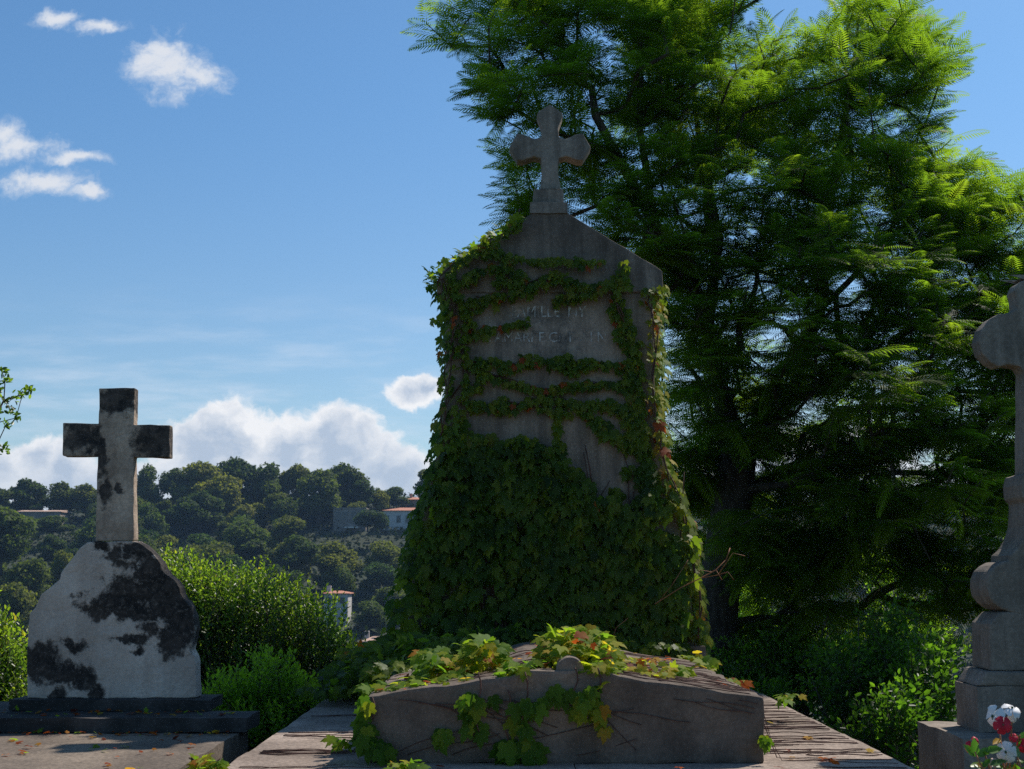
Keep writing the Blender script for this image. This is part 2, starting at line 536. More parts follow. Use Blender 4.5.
# =================================================================== CENTRAL TOMB
ZS = 0.85                                   # top of the central ledger
XC = 0.19
led = empty('tomb_ledger', (XC, 5.8, ground_z(0, 5)), 'wide pale stone ledger under the vine-covered stele and gabled grave cover, crossed by vine runners', 'tomb ledger')
from_bm('ledger_base', worn(bm_box(XC - 1.12, XC + 1.12, 3.4, 7.85, 0.2, ZS - 0.11), 0.01, 0.3, 0.006, seed=1), M_ledger2, led)
yb = [3.3, 3.95, 4.42, 4.88, 5.42, 6.02, 6.55, 7.15, 7.95]
for i in range(8):
    for s in (0, 1):
        x0, x1 = (XC - 1.155, XC + 0.02) if s == 0 else (XC + 0.026, XC + 1.155)
        dz = random.uniform(-.004, .004)
        from_bm('slab', worn(bm_box(x0, x1, yb[i] + 0.006, yb[i + 1] - 0.006, ZS - 0.108, ZS + dz), 0.007, 0.12, 0.004, seed=i + s * 9), M_ledger, led)

# gabled cover
YF, YB = 4.6, 6.45
cL, cR = P(366, 697, YF), P(764, 697, YF)
zc = cR.z; zp = P(566, 667, YF).z
cx = (cL.x + cR.x) / 2; hw = (cR.x - cL.x) / 2
cov = empty('grave_cover', (cx, 5.5, ZS), 'low gabled stone grave cover with a small round knob, draped with yellowing vine', 'grave cover')
from_bm('cover_body', worn(bm_prism([(cx - hw, ZS - .002), (cx + hw, ZS - .002), (cx + hw, zc), (cx + hw * .28, zp - .032), (cx + .13, zp - .012), (cx - .13, zp - .012), (cx - hw * .28, zp - .032), (cx - hw, zc)], YF, YB),
        0.012, 0.045, 0.009, seed=4), M_cover, cov)
kn = bmesh.new()
bmesh.ops.create_cone(kn, cap_ends=True, segments=28, radius1=0.048, radius2=0.048, depth=0.13, matrix=Matrix.Translation((cx + .02, YF + .075, zp - .014)) @ Matrix.Rotation(math.pi / 2, 4, 'X'))
from_bm('knob', worn(kn, 0.006, 0.03, 0.003, seed=5), M_cover, cov)
def cover_z(x, y):
    """height of the stone under a point"""
    a = abs(x - cx)
    if YF < y < YB and a < hw:
        if a < .13: return zp - .012
        if a < hw * .28: return zp - .012 - (a - .13) / (hw * .28 - .13) * .02
        return zp - .032 - (a - hw * .28) / (hw * .72) * (zp - .032 - zc)
    return ZS

# stele
st = empty('tall_stele', (XC + .015, YS + .2, ZS), 'tall grey stone stele with pointed gable and flared cross on top, overgrown by creeper', 'gravestone')
sx = 550
hwp = [(292, 103), (400, 105), (455, 114), (530, 131), (590, 141), (690, 146)]
right = [(P(sx + h, y, YS).x, P(sx + h, y, YS).z) for y, h in hwp]
right[-1] = (right[-1][0], ZS + .26)
cxs = P(sx, 400, YS).x
left = [(2 * cxs - x, z) for x, z in right]
from_bm('stele_body', worn(bm_prism(left[::-1][0:1] + right[::-1][0:1] + right[::-1][1:] + left[:1] + left[1:-1], YS, YS + .42), 0.012, 0.07, 0.006, seed=6), M_stele, st)
bx0, bx1 = left[-1][0] - .05, right[-1][0] + .05
from_bm('stele_plinth', worn(bm_box(bx0, bx1, YS - .05, YS + .47, ZS + .006, ZS + .263), 0.012, 0.07, 0.006, seed=7), M_stele, st)
def PX(px, py, Y=YS): q = P(px, py, Y); return (q.x, q.z)
ped = [PX(437, 293), PX(663, 293), PX(662, 271), PX(568, 213), PX(534, 213), PX(440, 271)]
from_bm('pediment', worn(bm_prism(ped, YS - .010, YS + .45), 0.01, 0.06, 0.006, seed=8), M_stele, st)
z1, z2, z3 = PX(550, 208)[1], PX(550, 203)[1], PX(550, 189)[1]
from_bm('cross_base', worn(bm_box(cxs - .105, cxs + .1, YS - .02, YS + .26, PX(550, 214)[1], PX(550, 203)[1]), 0.01, 0.04, 0.004, seed=9), M_cross_top, st)
from_bm('cross_base', worn(bm_box(cxs - .085, cxs + .08, YS + .01, YS + .23, PX(550, 203)[1] + .001, z3), 0.01, 0.04, 0.004, seed=10), M_cross_top, st)
YCR = YS + .06
rc = [(540, 189), (561, 189), (558, 172), (559, 158), (566, 156), (577, 160), (583, 160), (591, 147), (583, 133), (577, 134), (566, 138.5), (559, 137), (558, 128), (563, 115), (562, 112), (550, 104),
      (538, 112), (537, 115), (542, 128), (541, 137), (534, 138.5), (523, 134), (517, 133), (509, 147), (517, 160), (523, 160), (534, 156), (541, 158), (542, 172)]
from_bm('cross', worn(bm_prism([PX(x, y, YCR) for x, y in rc], YCR, YCR + .11), 0.008, 0.035, 0.003, seed=11), M_cross_top, st)

# worn inscription
def letters(txt, px0, px1, py0, py1, Y, mat, parent):
    cu_ = bpy.data.curves.new('txt', 'FONT')
    cu_.body = txt; cu_.size = 1; cu_.extrude = 0.0
    ob = bpy.data.objects.new('txt', cu_)
    me = bpy.data.meshes.new_from_object(ob)
    bpy.data.objects.remove(ob)
    xs_ = [v.co.x for v in me.vertices]; ys_ = [v.co.y for v in me.vertices]
    a, b = P(px0, py1, Y), P(px1, py0, Y)
    V = [(a.x + (v.co.x - min(xs_)) / (max(xs_) - min(xs_)) * (b.x - a.x), Y, a.z + (v.co.y - min(ys_)) / (max(ys_) - min(ys_)) * (b.z - a.z)) for v in me.vertices]
    Fc = [tuple(p.vertices) for p in me.polygons]
    return mesh_vf('inscription', V, Fc, mat, parent, False)
m, t, out = new_mat('worn_lettering')
g = t.add('ShaderNodeNewGeometry')
p = t.add('ShaderNodeBsdfPrincipled'); t.put(p.inputs['Base Color'], (0.55, 0.53, 0.49)); p.inputs['Roughness'].default_value = .9
tr = t.add('ShaderNodeBsdfTransparent'); mx = t.add('ShaderNodeMixShader')
t.put(mx.inputs[0], t.smooth(t.noise(t.mapping(g.outputs['Position'], (1.5, 1, .6)), 24, 5, .7), .42, .66))
t.l.new(tr.outputs[0], mx.inputs[1]); t.l.new(p.outputs[0], mx.inputs[2]); t.l.new(mx.outputs[0], out.inputs[0])
M_let = m
letters("FAMILLE  NY", 512, 586, 306, 317, YS - .012, M_let, st)
letters("I LAMARRE CI  I  I  I N", 482, 606, 332, 342, YS - .012, M_let, st)

# =================================================================== LEFT TOMB
ZL = CZ - 0.68
gz = 0.2
led2 = empty('tomb_ledger', (-2.1, 5.4, gz), 'brown-grey stone ledger in front of the limewashed headstone with plain cross', 'tomb ledger')
from_bm('slab', worn(bm_box(-3.35, -1.165, 3.3, 5.9, gz, ZL), 0.012, 0.1, 0.006, seed=20), M_ledger2, led2)
hs = empty('headstone', (-1.85, 6.1, ZL), 'limewashed shouldered headstone with peeling dark patches and plain square cross on top', 'gravestone')
sA = P(247, 727, 5.72)
from_bm('step', worn(bm_box(-2.62, sA.x, 5.70, 6.0, ZL + .002, ZL + .062), 0.008, 0.07, 0.006, seed=21), M_step, hs)
from_bm('foundation', worn(bm_box(-2.5, -1.46, 5.903, 6.42, gz, ZL + .0615), 0.01, 0.1, 0.006, seed=29), M_step, hs)
pz0 = ZL + .064; pl, pr = P(9, 700, 5.97), P(209, 700, 5.97)
from_bm('plinth', worn(bm_box(pl.x, pr.x, 5.97, 6.26, pz0, pl.z), 0.006, 0.06, 0.005, seed=22), M_step, hs)
tab = [(27, 698), (200, 698), (200, 663), (198, 656), (194, 651), (197, 641), (199, 630), (198.5, 617), (195, 607), (188, 599), (185, 594), (184, 587), (179, 580), (172, 575), (167, 570), (164, 562), (156, 552), (148, 545), (140, 541.5),
       (95, 541), (87, 543), (78, 550), (70, 560), (61, 572), (60, 579), (50, 588), (41, 595), (38, 602), (36, 608), (30, 612), (28, 624), (27, 644)]
tp = [PX(x - (4 if x > 130 else 0), y, YL) for x, y in tab]
tp[0] = (tp[0][0], pl.z + .001); tp[1] = (tp[1][0], pl.z + .001)
bt = bm_prism(tp, YL, YL + .10)
worn(bt, 0.006, 0.035, 0.006, 14, seed=23)
from_bm('tablet', bt, M_tablet, hs)
cr = [(95, 541), (134, 541), (133.5, 457), (169.5, 457.5), (169.5, 425), (134, 424.5), (135, 388), (99, 388), (98.5, 423.5), (62.5, 422.5), (62.5, 456), (97.5, 456.5)]
crp = [PX(x, y, YL + .012) for x, y in cr]
crp[0] = (crp[0][0], crp[0][1] + .001); crp[1] = (crp[1][0], crp[1][1] + .001)
from_bm('cross', worn(bm_prism(crp, YL + .012, YL + .075), 0.006, 0.03, 0.004, 12, seed=24), M_cross_l, hs)

# =================================================================== RIGHT MONUMENT
YR = 5.45
rm = empty('cross_monument', (2.24, 5.58, gz), 'grey stone monument with scrolled tablet and round-ended cross at the right edge', 'gravestone')
RX = 2.24
XP0 = P(917, 717, 5.86).x; XT0 = P(955.5, 700, 5.72).x; XA0 = P(971.5, 655, 5.70).x
from_bm('plinth', worn(bm_box(XP0, 2 * RX - XP0, 5.28, 5.86, gz, ZS), 0.01, 0.08, 0.006, seed=30), M_right, rm)
ztop1 = P(957, 681, 5.72).z
from_bm('tier', worn(bm_box(XT0, 2 * RX - XT0, YR, 5.72, ZS + .002, ztop1), 0.01, 0.05, 0.005, seed=31), M_right, rm)
def rx(px, py): q = P(px, py, 5.70); return (q.x, q.z)
from_bm('tier_moulding', worn(bm_prism([(XT0 + .005, ztop1 + .001), (2 * RX - XT0 - .005, ztop1 + .001), (2 * RX - XT0 - .045, ztop1 + .06), (XT0 + .045, ztop1 + .06)], YR + .005, 5.715), 0.012, 0.05, 0.004, seed=32), M_right, rm)
zt = ztop1 + .061
prof = [(XA0, zt), rx(971, 622), rx(982, 611)]
c0 = P(994, 586, 5.70)
rr = 0.107
for k in range(9):
    a = R(228 - k * 22)
    a = R(-100 - k * 19)
    prof.append((c0.x + rr * math.cos(a) * 1.02, c0.z + rr * math.sin(a)))
prof += [rx(990, 562), rx(990, 556), rx(998, 549), rx(1004, 540), rx(1007, 528), rx(1008, 505), rx(1003, 500), rx(1002, 488), rx(1004, 478), rx(1013, 476)]
mir = [(2 * RX - x, z) for x, z in prof][::-1]
from_bm('tablet', worn(bm_prism(mir[:] + prof[::-1][::-1] if False else prof[:1] + mir[-1:] + mir[:-1][::-1] + prof[1:][::-1], YR + .03, 5.70), 0.01, 0.04, 0.004, seed=33), M_right, rm)
YX = 5.52
def qx(px, py): q = P(px, py, YX + .1); return (q.x, q.z)
top_z = qx(1014, 476)[1]
L = [qx(*p_) for p_ in [(1014, 477), (1015, 376), (1011, 370), (1000, 368), (990, 370), (982, 366), (974, 357), (971, 345), (974, 333), (982, 323), (990, 318.5), (1002, 317), (1009, 313), (1008, 301), (1006, 296), (1010, 288), (1018, 284), (1025, 282)]]
Mi = [(2 * RX - x, z) for x, z in L][::-1]
L[0] = (L[0][0], top_z); Mi[-1] = (Mi[-1][0], top_z)
from_bm('cross', worn(bm_prism([L[0]] + [Mi[-1]] + Mi[:-1][::-1] + L[1:][::-1], YX, YX + .1), 0.008, 0.035, 0.003, seed=34), M_right, rm)

# =================================================================== VINES
M_vine_dark = leaf_mat('creeper_leaf', [(0, (0.026, 0.050, 0.008)), (.40, (0.070, 0.112, 0.012)), (.75, (0.16, 0.18, 0.018)), (.93, (0.15, 0.13, 0.02)), (1, (0.30, 0.06, 0.015))], trans_gain=3.4, trans=.5, rough=.5, spec=.2, nscale=3.5, var=.65)
M_vine_gold = leaf_mat('autumn_or_sunlit_creeper_leaf', [(0, (0.05, 0.11, 0.012)), (.35, (0.11, 0.19, 0.02)), (.6, (0.24, 0.26, 0.02)), (.78, (0.36, 0.24, 0.03)), (.88, (0.30, 0.06, 0.015)), (1, (0.10, 0.02, 0.012))], trans_gain=2.4, trans=.55, rough=.6, spec=.12, nscale=6, var=.35)  # autumn colours; on the stele fringe the gold is painted-in sunlight
M_stem = plain_mat('vine_stem', (0.085, 0.040, 0.028), .8, .4, 20)
M_twig = plain_mat('orange_twig', (0.30, 0.12, 0.05), .7, .3, 10)

strands = [  # pixel polylines on the stele face and their half widths
    ([(436, 285), (456, 262), (490, 243), (518, 224)], 7), ([(481, 250), (519, 259), (550, 261), (603, 262)], 5),
    ([(445, 292), (470, 275), (495, 268), (519, 271)], 6), ([(475, 300), (509, 297), (531, 283), (556, 277), (593, 290)], 7),
    ([(556, 300), (580, 296), (593, 288), (612, 284)], 6), ([(500, 280), (530, 290)], 9),
    ([(625, 265), (618, 284), (615, 302), (625, 325)], 9), ([(625, 325), (635, 360), (636, 400), (640, 440), (650, 480)], 14),
    ([(648, 290), (655, 330), (652, 400), (660, 450), (680, 500), (694, 560), (700, 610), (697, 652)], 7),
    ([(447, 275), (452, 330), (450, 400), (440, 450)], 13), ([(455, 300), (462, 350), (458, 420)], 12),
    ([(465, 338), (495, 328), (527, 320)], 4.5), ([(465, 363), (512, 364), (538, 361), (578, 363), (622, 366)], 7), ([(560, 365), (575, 372), (590, 365)], 7),
    ([(480, 372), (516, 383), (538, 390), (565, 388), (588, 383), (622, 385)], 5.5), ([(460, 402), (480, 406), (512, 407), (538, 398), (571, 402), (622, 408)], 6.5),
    ([(557, 404), (557, 450)], 4.5), ([(575, 405), (590, 417), (619, 440), (648, 453)], 5.5), ([(470, 390), (485, 378)], 6), ([(610, 489), (628, 492)], 3),
    ([(515, 218), (520, 205)], 4),
]
_r = random.Random(12)
for _k in range(1):
    x_, y_ = _r.uniform(455, 560), _r.uniform(262, 470); pl2 = [(x_, y_)]
    up_ = _r.uniform(-.5, .6)
    for _j in range(_r.randint(3, 6)):
        x_ += _r.uniform(12, 24); y_ += up_ * 10 + _r.gauss(0, 4); pl2.append((min(x_, 640), y_))
    strands.append((pl2, 2.6))
bound = [(380, 430), (430, 430), (468, 426), (495, 439), (526, 437), (553, 448), (575, 466), (601, 493), (628, 503), (645, 490), (660, 478), (720, 500)]
outl = [(250, 438, 500), (275, 434, 661), (330, 452, 656), (400, 449, 658), (450, 437, 662), (500, 421, 678), (540, 410, 689), (600, 394, 699), (650, 389, 702), (700, 388, 700)]
def interp(tab, x):
    for a, b in zip(tab, tab[1:]):
        if x <= b[0]:
            t = max(0, (x - a[0]) / (b[0] - a[0]))
            return [p + (q - p) * t for p, q in zip(a, b)]
    return list(tab[-1])
def segd(p, a, b):
    ax, ay = a; bx, by = b; px, py = p
    t = max(0, min(1, ((px - ax) * (bx - ax) + (py - ay) * (by - ay)) / ((bx - ax) ** 2 + (by - ay) ** 2 + 1e-9)))
    return math.hypot(px - ax - t * (bx - ax), py - ay - t * (by - ay))
vine = empty('climbing_vine', (XC, YS - .1, ZS), 'dark green creeper climbing the tall stele, thick on its lower half, thin strands above', 'climbing plant')
pos, dr, nr, scl, tin = [], [], [], [], []
def add_leaf(p, d, n, s, t):
    pos.append(tuple(p)); dr.append(tuple(d)); nr.append(tuple(n)); scl.append(s); tin.append(t)
tries = 0
while tries < 60000 and len(pos) < 9000:
    tries += 1
    py = random.uniform(215, 668); px = random.uniform(384, 704)
    _, l, r = interp(outl, py)
    inside = l < px < r
    ok = False; thick = 0.02
    if inside and py > interp(bound, px)[1] + random.uniform(-3, 6):
        keep = 0.8
        if py > 575 and px < 515: keep = 0.22 if py < 640 else .5
        if random.random() < keep:
            ok = True; thick = .10 * min(1, (py - 400) / 150 + .3)
    if not ok:
        for pl_, wd in strands:
            if min(segd((px, py), a, b) for a, b in zip(pl_, pl_[1:])) < wd * random.uniform(.15, 1.05) * (.55 + .8 * abs(noise.noise(Vector((px * .05, py * .05, 1.5)))) * 2):
                ok = True; thick = 0.03; break
    if not ok: continue
    if py > 420 and noise.noise(Vector((px * .045, py * .06, 4))) < -.18 and random.random() < .75: continue
    if py < 290 and not (l < px < r) and px < 500: pass
    edge = min(px - l, r - px)
    dep = random.uniform(0, thick)
    Yv = YS - .012 - dep
    if py < 296: Yv -= .035
    side = 0
    if edge < 14 and py > 270:
        Yv = YS + random.uniform(-.08, .34); side = -1 if px - l < r - px else 1
    n = Vector((random.gauss(0, .55) + side * .9, -1, random.gauss(.45, .55)))
    d = Vector((random.gauss(0, .45) + side * .2, -.35 + random.gauss(0, .35), -1))
    if py < 240: d = Vector((random.gauss(0, .6), -.4, random.gauss(0, .5)))
    tt = random.gauss(.38, .16)
    if side == 1: tt += .25  # sun on the right flank painted in as a lighter leaf tint
    if py < 420 and random.random() < .03: tt = random.uniform(.78, .93)
    if py < 440: tt += .14
    add_leaf(P(px, py, Yv), d, n, random.uniform(.038, .082) if py > 420 else random.uniform(.026, .050), max(0, min(1, tt)))
scatter('leaf_cover', LOB_V, LOB_F, pos, dr, nr, scl, tin, M_vine_dark, vine)
pos, dr, nr, scl, tin = [], [], [], [], []
# fringe, right flank and left shoulder; gold leaf colour stands in for sunlight
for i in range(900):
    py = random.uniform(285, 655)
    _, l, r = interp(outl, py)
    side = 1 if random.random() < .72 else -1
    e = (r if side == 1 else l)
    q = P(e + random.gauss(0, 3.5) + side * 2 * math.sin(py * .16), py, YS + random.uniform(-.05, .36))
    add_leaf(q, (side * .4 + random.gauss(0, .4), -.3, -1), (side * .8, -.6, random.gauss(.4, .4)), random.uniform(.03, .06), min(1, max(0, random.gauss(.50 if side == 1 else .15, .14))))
for i in range(260):
    f = random.random(); a = Vector((428, 280)).lerp(Vector((520, 222)), f)
    q = P(a.x + random.gauss(0, 3), a.y + random.gauss(0, 4), YS + random.uniform(-.06, .4))
    add_leaf(q, (random.gauss(0, 1), -.4, random.gauss(0, .6)), (random.gauss(0, .4), -.5, 1), random.uniform(.028, .05), min(1, max(0, random.gauss(.3, .15))))
tag(scatter('leaf_fringe', LOB_V, LOB_F, pos, dr, nr, scl, tin, M_vine_gold, vine), 'leaves along the outer edges, coloured yellow-green to look sunlit')
V, Fc = [], []
def wob(a, b, n, amp):
    out_ = []
    for i in range(n + 1):
        f = i / n
        q = Vector(a).lerp(Vector(b), f)
        q += noise.noise_vector(q * 5 + Vector((3, 1, 7))) * amp
        out_.append(q)
    return out_
for pl_, wd in strands:
    for k in range(2 if wd > 5 else 1):
        pts = []
        for a, b in zip(pl_, pl_[1:]):
            for f in (0, .33, .66):
                pts.append(P(a[0] + (b[0] - a[0]) * f + random.gauss(0, wd * .25), a[1] + (b[1] - a[1]) * f + random.gauss(0, wd * .25), YS - .012 - (.036 if pl_[0][1] < 296 else 0)))
        tube_into(V, Fc, pts, .004, 5)
for k in range(34):
    x0 = random.uniform(435, 670)
    a = P(x0, 655, YS - .06); b = P(550 + (x0 - 550) * .75 + random.gauss(0, 20), random.uniform(440, 560), YS - .02)
    tube_into(V, Fc, wob(a, b, 8, .03), [.009 - .0008 * i for i in range(9)], 5)
mesh_vf('stem', V, Fc, M_stem, vine)
V, Fc = [], []
A = P(655, 604, YS - .12)
for pts_, r_ in [([(655, 604), (680, 588), (701, 578), (716, 570), (726, 560)], .003), ([(701, 578), (718, 575), (733, 553), (745, 556)], .002), ([(718, 575), (728, 572), (734, 580)], .0016),
                 ([(690, 583), (700, 570), (712, 572)], .0016), ([(660, 600), (672, 585), (688, 560)], .0016), ([(612, 640), (616, 628), (628, 618)], .0018), ([(726, 560), (730, 548)], .003), ([(716, 570), (722, 580)], .002)]:
    tube_into(V, Fc, [P(x, y, YS - .16 + .02 * math.sin(x)) for x, y in pts_], r_, 5)
tag(mesh_vf('bare_shoot', V, Fc, M_twig, vine), 'bare orange-brown shoots')

# trailing vine over the cover and ledger
trail = empty('trailing_vine', (cx, 5.2, zp), 'yellow-green and red creeper sprawling over the gabled grave cover and hanging down its front', 'trailing plant')
pos, dr, nr, scl, tin = [], [], [], [], []
def clump(px, py, Y, rx_, ry_, rd, n, s=(.035, .066), tm=.45, ts=.18, mode='top'):
    for i in range(n):
        u_ = unit(1)[0] * (random.random() ** .4)
        q = P(px + u_[0] * rx_, py - u_[2] * ry_, Y + u_[1] * rd)
        zs = cover_z(q.x, q.y)
        if mode == 'top':
            if q.z < zs + .004: q.z = zs + random.uniform(.004, .02)
            d = Vector((u_[0] * .8 + random.gauss(0, .5), -.5 + random.gauss(0, .5), random.gauss(-.25, .35)))
            n_ = Vector((random.gauss(0, .4), -.35 + random.gauss(0, .35), 1))
        else:
            if q.y > YF - .01 and q.z < zs: q.y = YF - random.uniform(.01, .06)
            d = Vector((random.gauss(0, .4), -.3, -1)); n_ = Vector((random.gauss(0, .4), -1, random.gauss(.35, .3)))
        add_leaf(q, d, n_, random.uniform(*s), max(0, min(1, random.gauss(tm, ts))))
clump(577, 650, 4.98, 38, 24, .30, 330, tm=.46); clump(577, 655, 4.98, 44, 22, .34, 160, tm=.55, s=(.025, .045)); clump(600, 672, 4.85, 24, 16, .2, 70, tm=.5); clump(556, 676, 4.8, 20, 12, .12, 60, tm=.42); clump(600, 690, 4.64, 16, 12, .06, 24, tm=.45)
clump(484, 652, 5.1, 24, 16, .25, 130, tm=.42); clump(435, 662, 5.1, 20, 16, .25, 120, tm=.38); clump(462, 668, 5.0, 18, 9, .15, 50, tm=.66, s=(.03, .05)); clump(518, 674, 4.7, 20, 8, .1, 34, tm=.42)
clump(400, 690, 4.85, 24, 5, .2, 24, tm=.35, s=(.035, .06)); clump(440, 684, 4.8, 30, 6, .2, 40, tm=.5, s=(.03, .05)); clump(640, 665, 5.5, 26, 6, .3, 40, tm=.66, s=(.03, .05)); clump(648, 675, 4.9, 22, 8, .2, 36, tm=.66, s=(.03, .055))
clump(676, 672, 5.1, 14, 6, .1, 26, tm=.45); clump(706, 664, 6.0, 10, 5, .1, 16, tm=.4); clump(695, 658, 6.4, 12, 5, .2, 20, tm=.5); clump(736, 682, 6.6, 12, 4, .2, 14, tm=.78, s=(.04, .06)); clump(790, 697, 5.9, 14, 4, .2, 14, tm=.45, s=(.03, .05))
clump(478, 700, 4.58, 20, 7, .04, 12, tm=.2, mode='f'); clump(472, 722, 4.58, 14, 18, .04, 6, tm=.1, mode='f', s=(.045, .075)); clump(530, 705, 4.58, 24, 12, .04, 9, tm=.15, mode='f', s=(.045, .075)); clump(520, 728, 4.58, 22, 14, .04, 6, tm=.15, mode='f', s=(.045, .075))
clump(575, 690, 4.58, 28, 6, .04, 14, tm=.2, mode='f'); clump(590, 705, 4.58, 20, 12, .04, 14, tm=.5, mode='f'); clump(508, 744, 4.58, 12, 8, .03, 5, tm=.12, mode='f', s=(.08, .1)); clump(531, 744, 4.58, 10, 8, .03, 4, tm=.15, mode='f', s=(.08, .1))
clump(604, 728, 4.58, 5, 7, .02, 4, tm=.9, mode='f', s=(.03, .05)); clump(442, 735, 4.58, 8, 8, .03, 5, tm=.25, mode='f', s=(.06, .08)); clump(763, 738, 4.58, 5, 6, .03, 9, tm=.4, mode='f', s=(.03, .05))
clump(366, 718, 4.6, 6, 26, .05, 18, tm=.05, mode='f', s=(.04, .07)); clump(380, 748, 4.55, 18, 6, .05, 14, tm=.05, mode='f'); clump(352, 742, 4.6, 20, 8, .1, 24, tm=.3, s=(.03, .05)); clump(372, 692, 4.9, 8, 8, .1, 20, tm=.3)
for i in range(110):                      # a few dropped red and brown leaves
    x = random.uniform(cx - .65, XC + 1.1); y = random.uniform(3.6, 6.4)
    if YF - .02 < y < YF + .02: continue
    add_leaf((x, y, cover_z(x, y) + .008), unit(1)[0] * Vector((1, 1, .1)), (random.gauss(0, .2), random.gauss(0, .2), 1), random.uniform(.02, .045), random.uniform(.78, 1))
scatter('leaf_cover', LOB_V, LOB_F, pos, dr, nr, scl, tin, M_vine_gold, trail)
# runners: thin stems lying across the stone
V, Fc = [], []
def runner(x0, x1, y0, slope, r_, amp=.05):
    pts = []
    n = max(4, int(abs(x1 - x0) / .035))
    sd_ = random.uniform(0, 50)
    for i in range(n + 1):
        x = x0 + (x1 - x0) * i / n
        y = y0 + slope * (x - x0) + noise.noise(Vector((x * 2.4, sd_, 0))) * amp + noise.noise(Vector((x * 9, sd_, 3))) * amp * .25
        if y < YF + .012 and y > YF - .05 and abs(x - cx) < hw + .02: y = YF + .014
        z = cover_z(x, y)
        if abs(x - cx) > hw - .01 and abs(x - cx) < hw + .05 and YF < y < YB:
            z = zc - (abs(x - cx) - hw + .01) / .06 * (zc - ZS)
            z = max(z, ZS)
        pts.append((x, y, z + r_ * .8 + abs(noise.noise(Vector((x * 6, sd_, 9)))) * .012))
    tube_into(V, Fc, pts, r_, 5)
for i in range(64):
    y0 = random.uniform(YF + .02, YB - .05)
    a = random.uniform(cx - .6, cx + .75); b = a + random.uniform(.35, 1.1)
    runner(a, min(b, XC + 1.13), y0, random.gauss(-.05, .10), random.uniform(.0011, .0024))
for i in range(44):
    y0 = random.uniform(3.7, 7.6)
    a = random.uniform(cx + hw + .06, cx + hw + .2) if y0 > YF - .1 else random.uniform(cx - .6, cx + .8)
    runner(a, min(XC + 1.13, a + random.uniform(.25, .8)), y0, random.gauss(-.04, .12), random.uniform(.0011, .0024))
for i in range(26):
    y0 = random.choice(yb[1:6]) + random.gauss(0, .05) if i < 16 else random.uniform(3.9, 4.5)
    runner(XC - 1.1, XC - 1.1 + random.uniform(.3, .6), y0, random.gauss(0, .08), random.uniform(.0012, .0026))
for i in range(20):                      # on the front face of the cover
    x0 = random.uniform(cx - .6, cx + .6); sl = random.choice([-1, 1]) * random.uniform(.1, 1.0)
    pts = []
    ln = random.uniform(.15, .5)
    for k in range(12):
        x = x0 + ln * k / 11
        z = zc - .01 - abs(sl) * .2 * k / 11 if sl < 0 else ZS + .03 + abs(sl) * .15 * k / 11
        z += noise.noise(Vector((x * 5, i, 2))) * .03
        if x > cx + hw - .02: break
        pts.append((x, YF - .004, max(ZS + .01, min(zc - .005, z))))
    if len(pts) > 2: tube_into(V, Fc, pts, .0014, 5)
# stems that carry the hanging leaves
for px_, a_, b_ in [(478, 672, 735), (525, 672, 748), (575, 668, 712), (598, 668, 725), (372, 697, 750), (508, 690, 744)]:
    tube_into(V, Fc, [P(px_ + 3 * math.sin(k), a_ + (b_ - a_) * k / 7, YF - .015) for k in range(8)], .003, 5)
mesh_vf('stem', V, Fc, M_stem, trail)

# low creeper between the stele and the left edge of its ledger
low = empty('ground_creeper', (-.6, 6.6, ZS), 'dark low creeper with reddish leaves heaped left of the stele foot', 'trailing plant')
pos, dr, nr, scl, tin = [], [], [], [], []
def heap(px, py, Y, rx_, ry_, rd, n, s, tm, ts=.15):
    for i in range(n):
        u_ = unit(1)[0] * (random.random() ** .4)
        q = P(px + u_[0] * rx_, py - u_[2] * ry_, Y + u_[1] * rd)
        q.z = max(q.z, cover_z(q.x, q.y) + .005 if abs(q.x - XC) < 1.15 else .35)
        add_leaf(q, (u_[0] + random.gauss(0, .4), -.5, random.gauss(-.2, .4)), (random.gauss(0, .5), -.6, .8), random.uniform(*s), max(0, min(1, random.gauss(tm, ts))))
heap(420, 655, 6.3, 60, 22, .4, 700, (.04, .07), .35); heap(360, 676, 6.9, 40, 14, .4, 380, (.035, .06), .35); heap(340, 690, 6.7, 45, 8, .3, 240, (.03, .05), .35)
heap(395, 672, 5.9, 30, 14, .3, 240, (.04, .06), .45); heap(500, 640, 6.6, 50, 12, .15, 260, (.04, .06), .3); heap(360, 655, 7.1, 20, 10, .3, 120, (.03, .05), .7, .25); heap(620, 648, 6.7, 60, 8, .12, 120, (.03, .05), .4)
scatter('leaf_cover', LOB_V, LOB_F, pos, dr, nr, scl, tin, M_vine_dark, low)

def sprig(px, py, Y, rx_, ry_, n, label, tm):
    q0 = P(px, py, Y); q0.z = ZS
    e = empty('vine_sprig', q0, label, 'trailing plant')
    pos.clear(); dr.clear(); nr.clear(); scl.clear(); tin.clear()
    clump(px, py, Y, rx_, ry_, .08, n, s=(.025, .05), tm=tm, ts=.2)
    o = scatter('leaf_cover', LOB_V, LOB_F, list(pos), list(dr), list(nr), list(scl), list(tin), M_vine_gold, e)
    V, Fc = [], []
    for k in range(4):
        a = P(px + random.uniform(-rx_, rx_), py + ry_ * .5, Y); a.z = ZS + .005
        tube_into(V, Fc, wob(a, P(px + random.uniform(-rx_, rx_), py - ry_ * .6, Y), 4, .01), .002, 4)
    mesh_vf('stem', V, Fc, M_stem, e)
sprig(206, 764, 4.4, 16, 9, 46, 'small yellow and orange creeper sprig at the lower left corner of the central ledger', .62)
sprig(406, 768, 4.25, 18, 8, 46, 'small bright green creeper sprig at the bottom edge before the grave cover', .3)

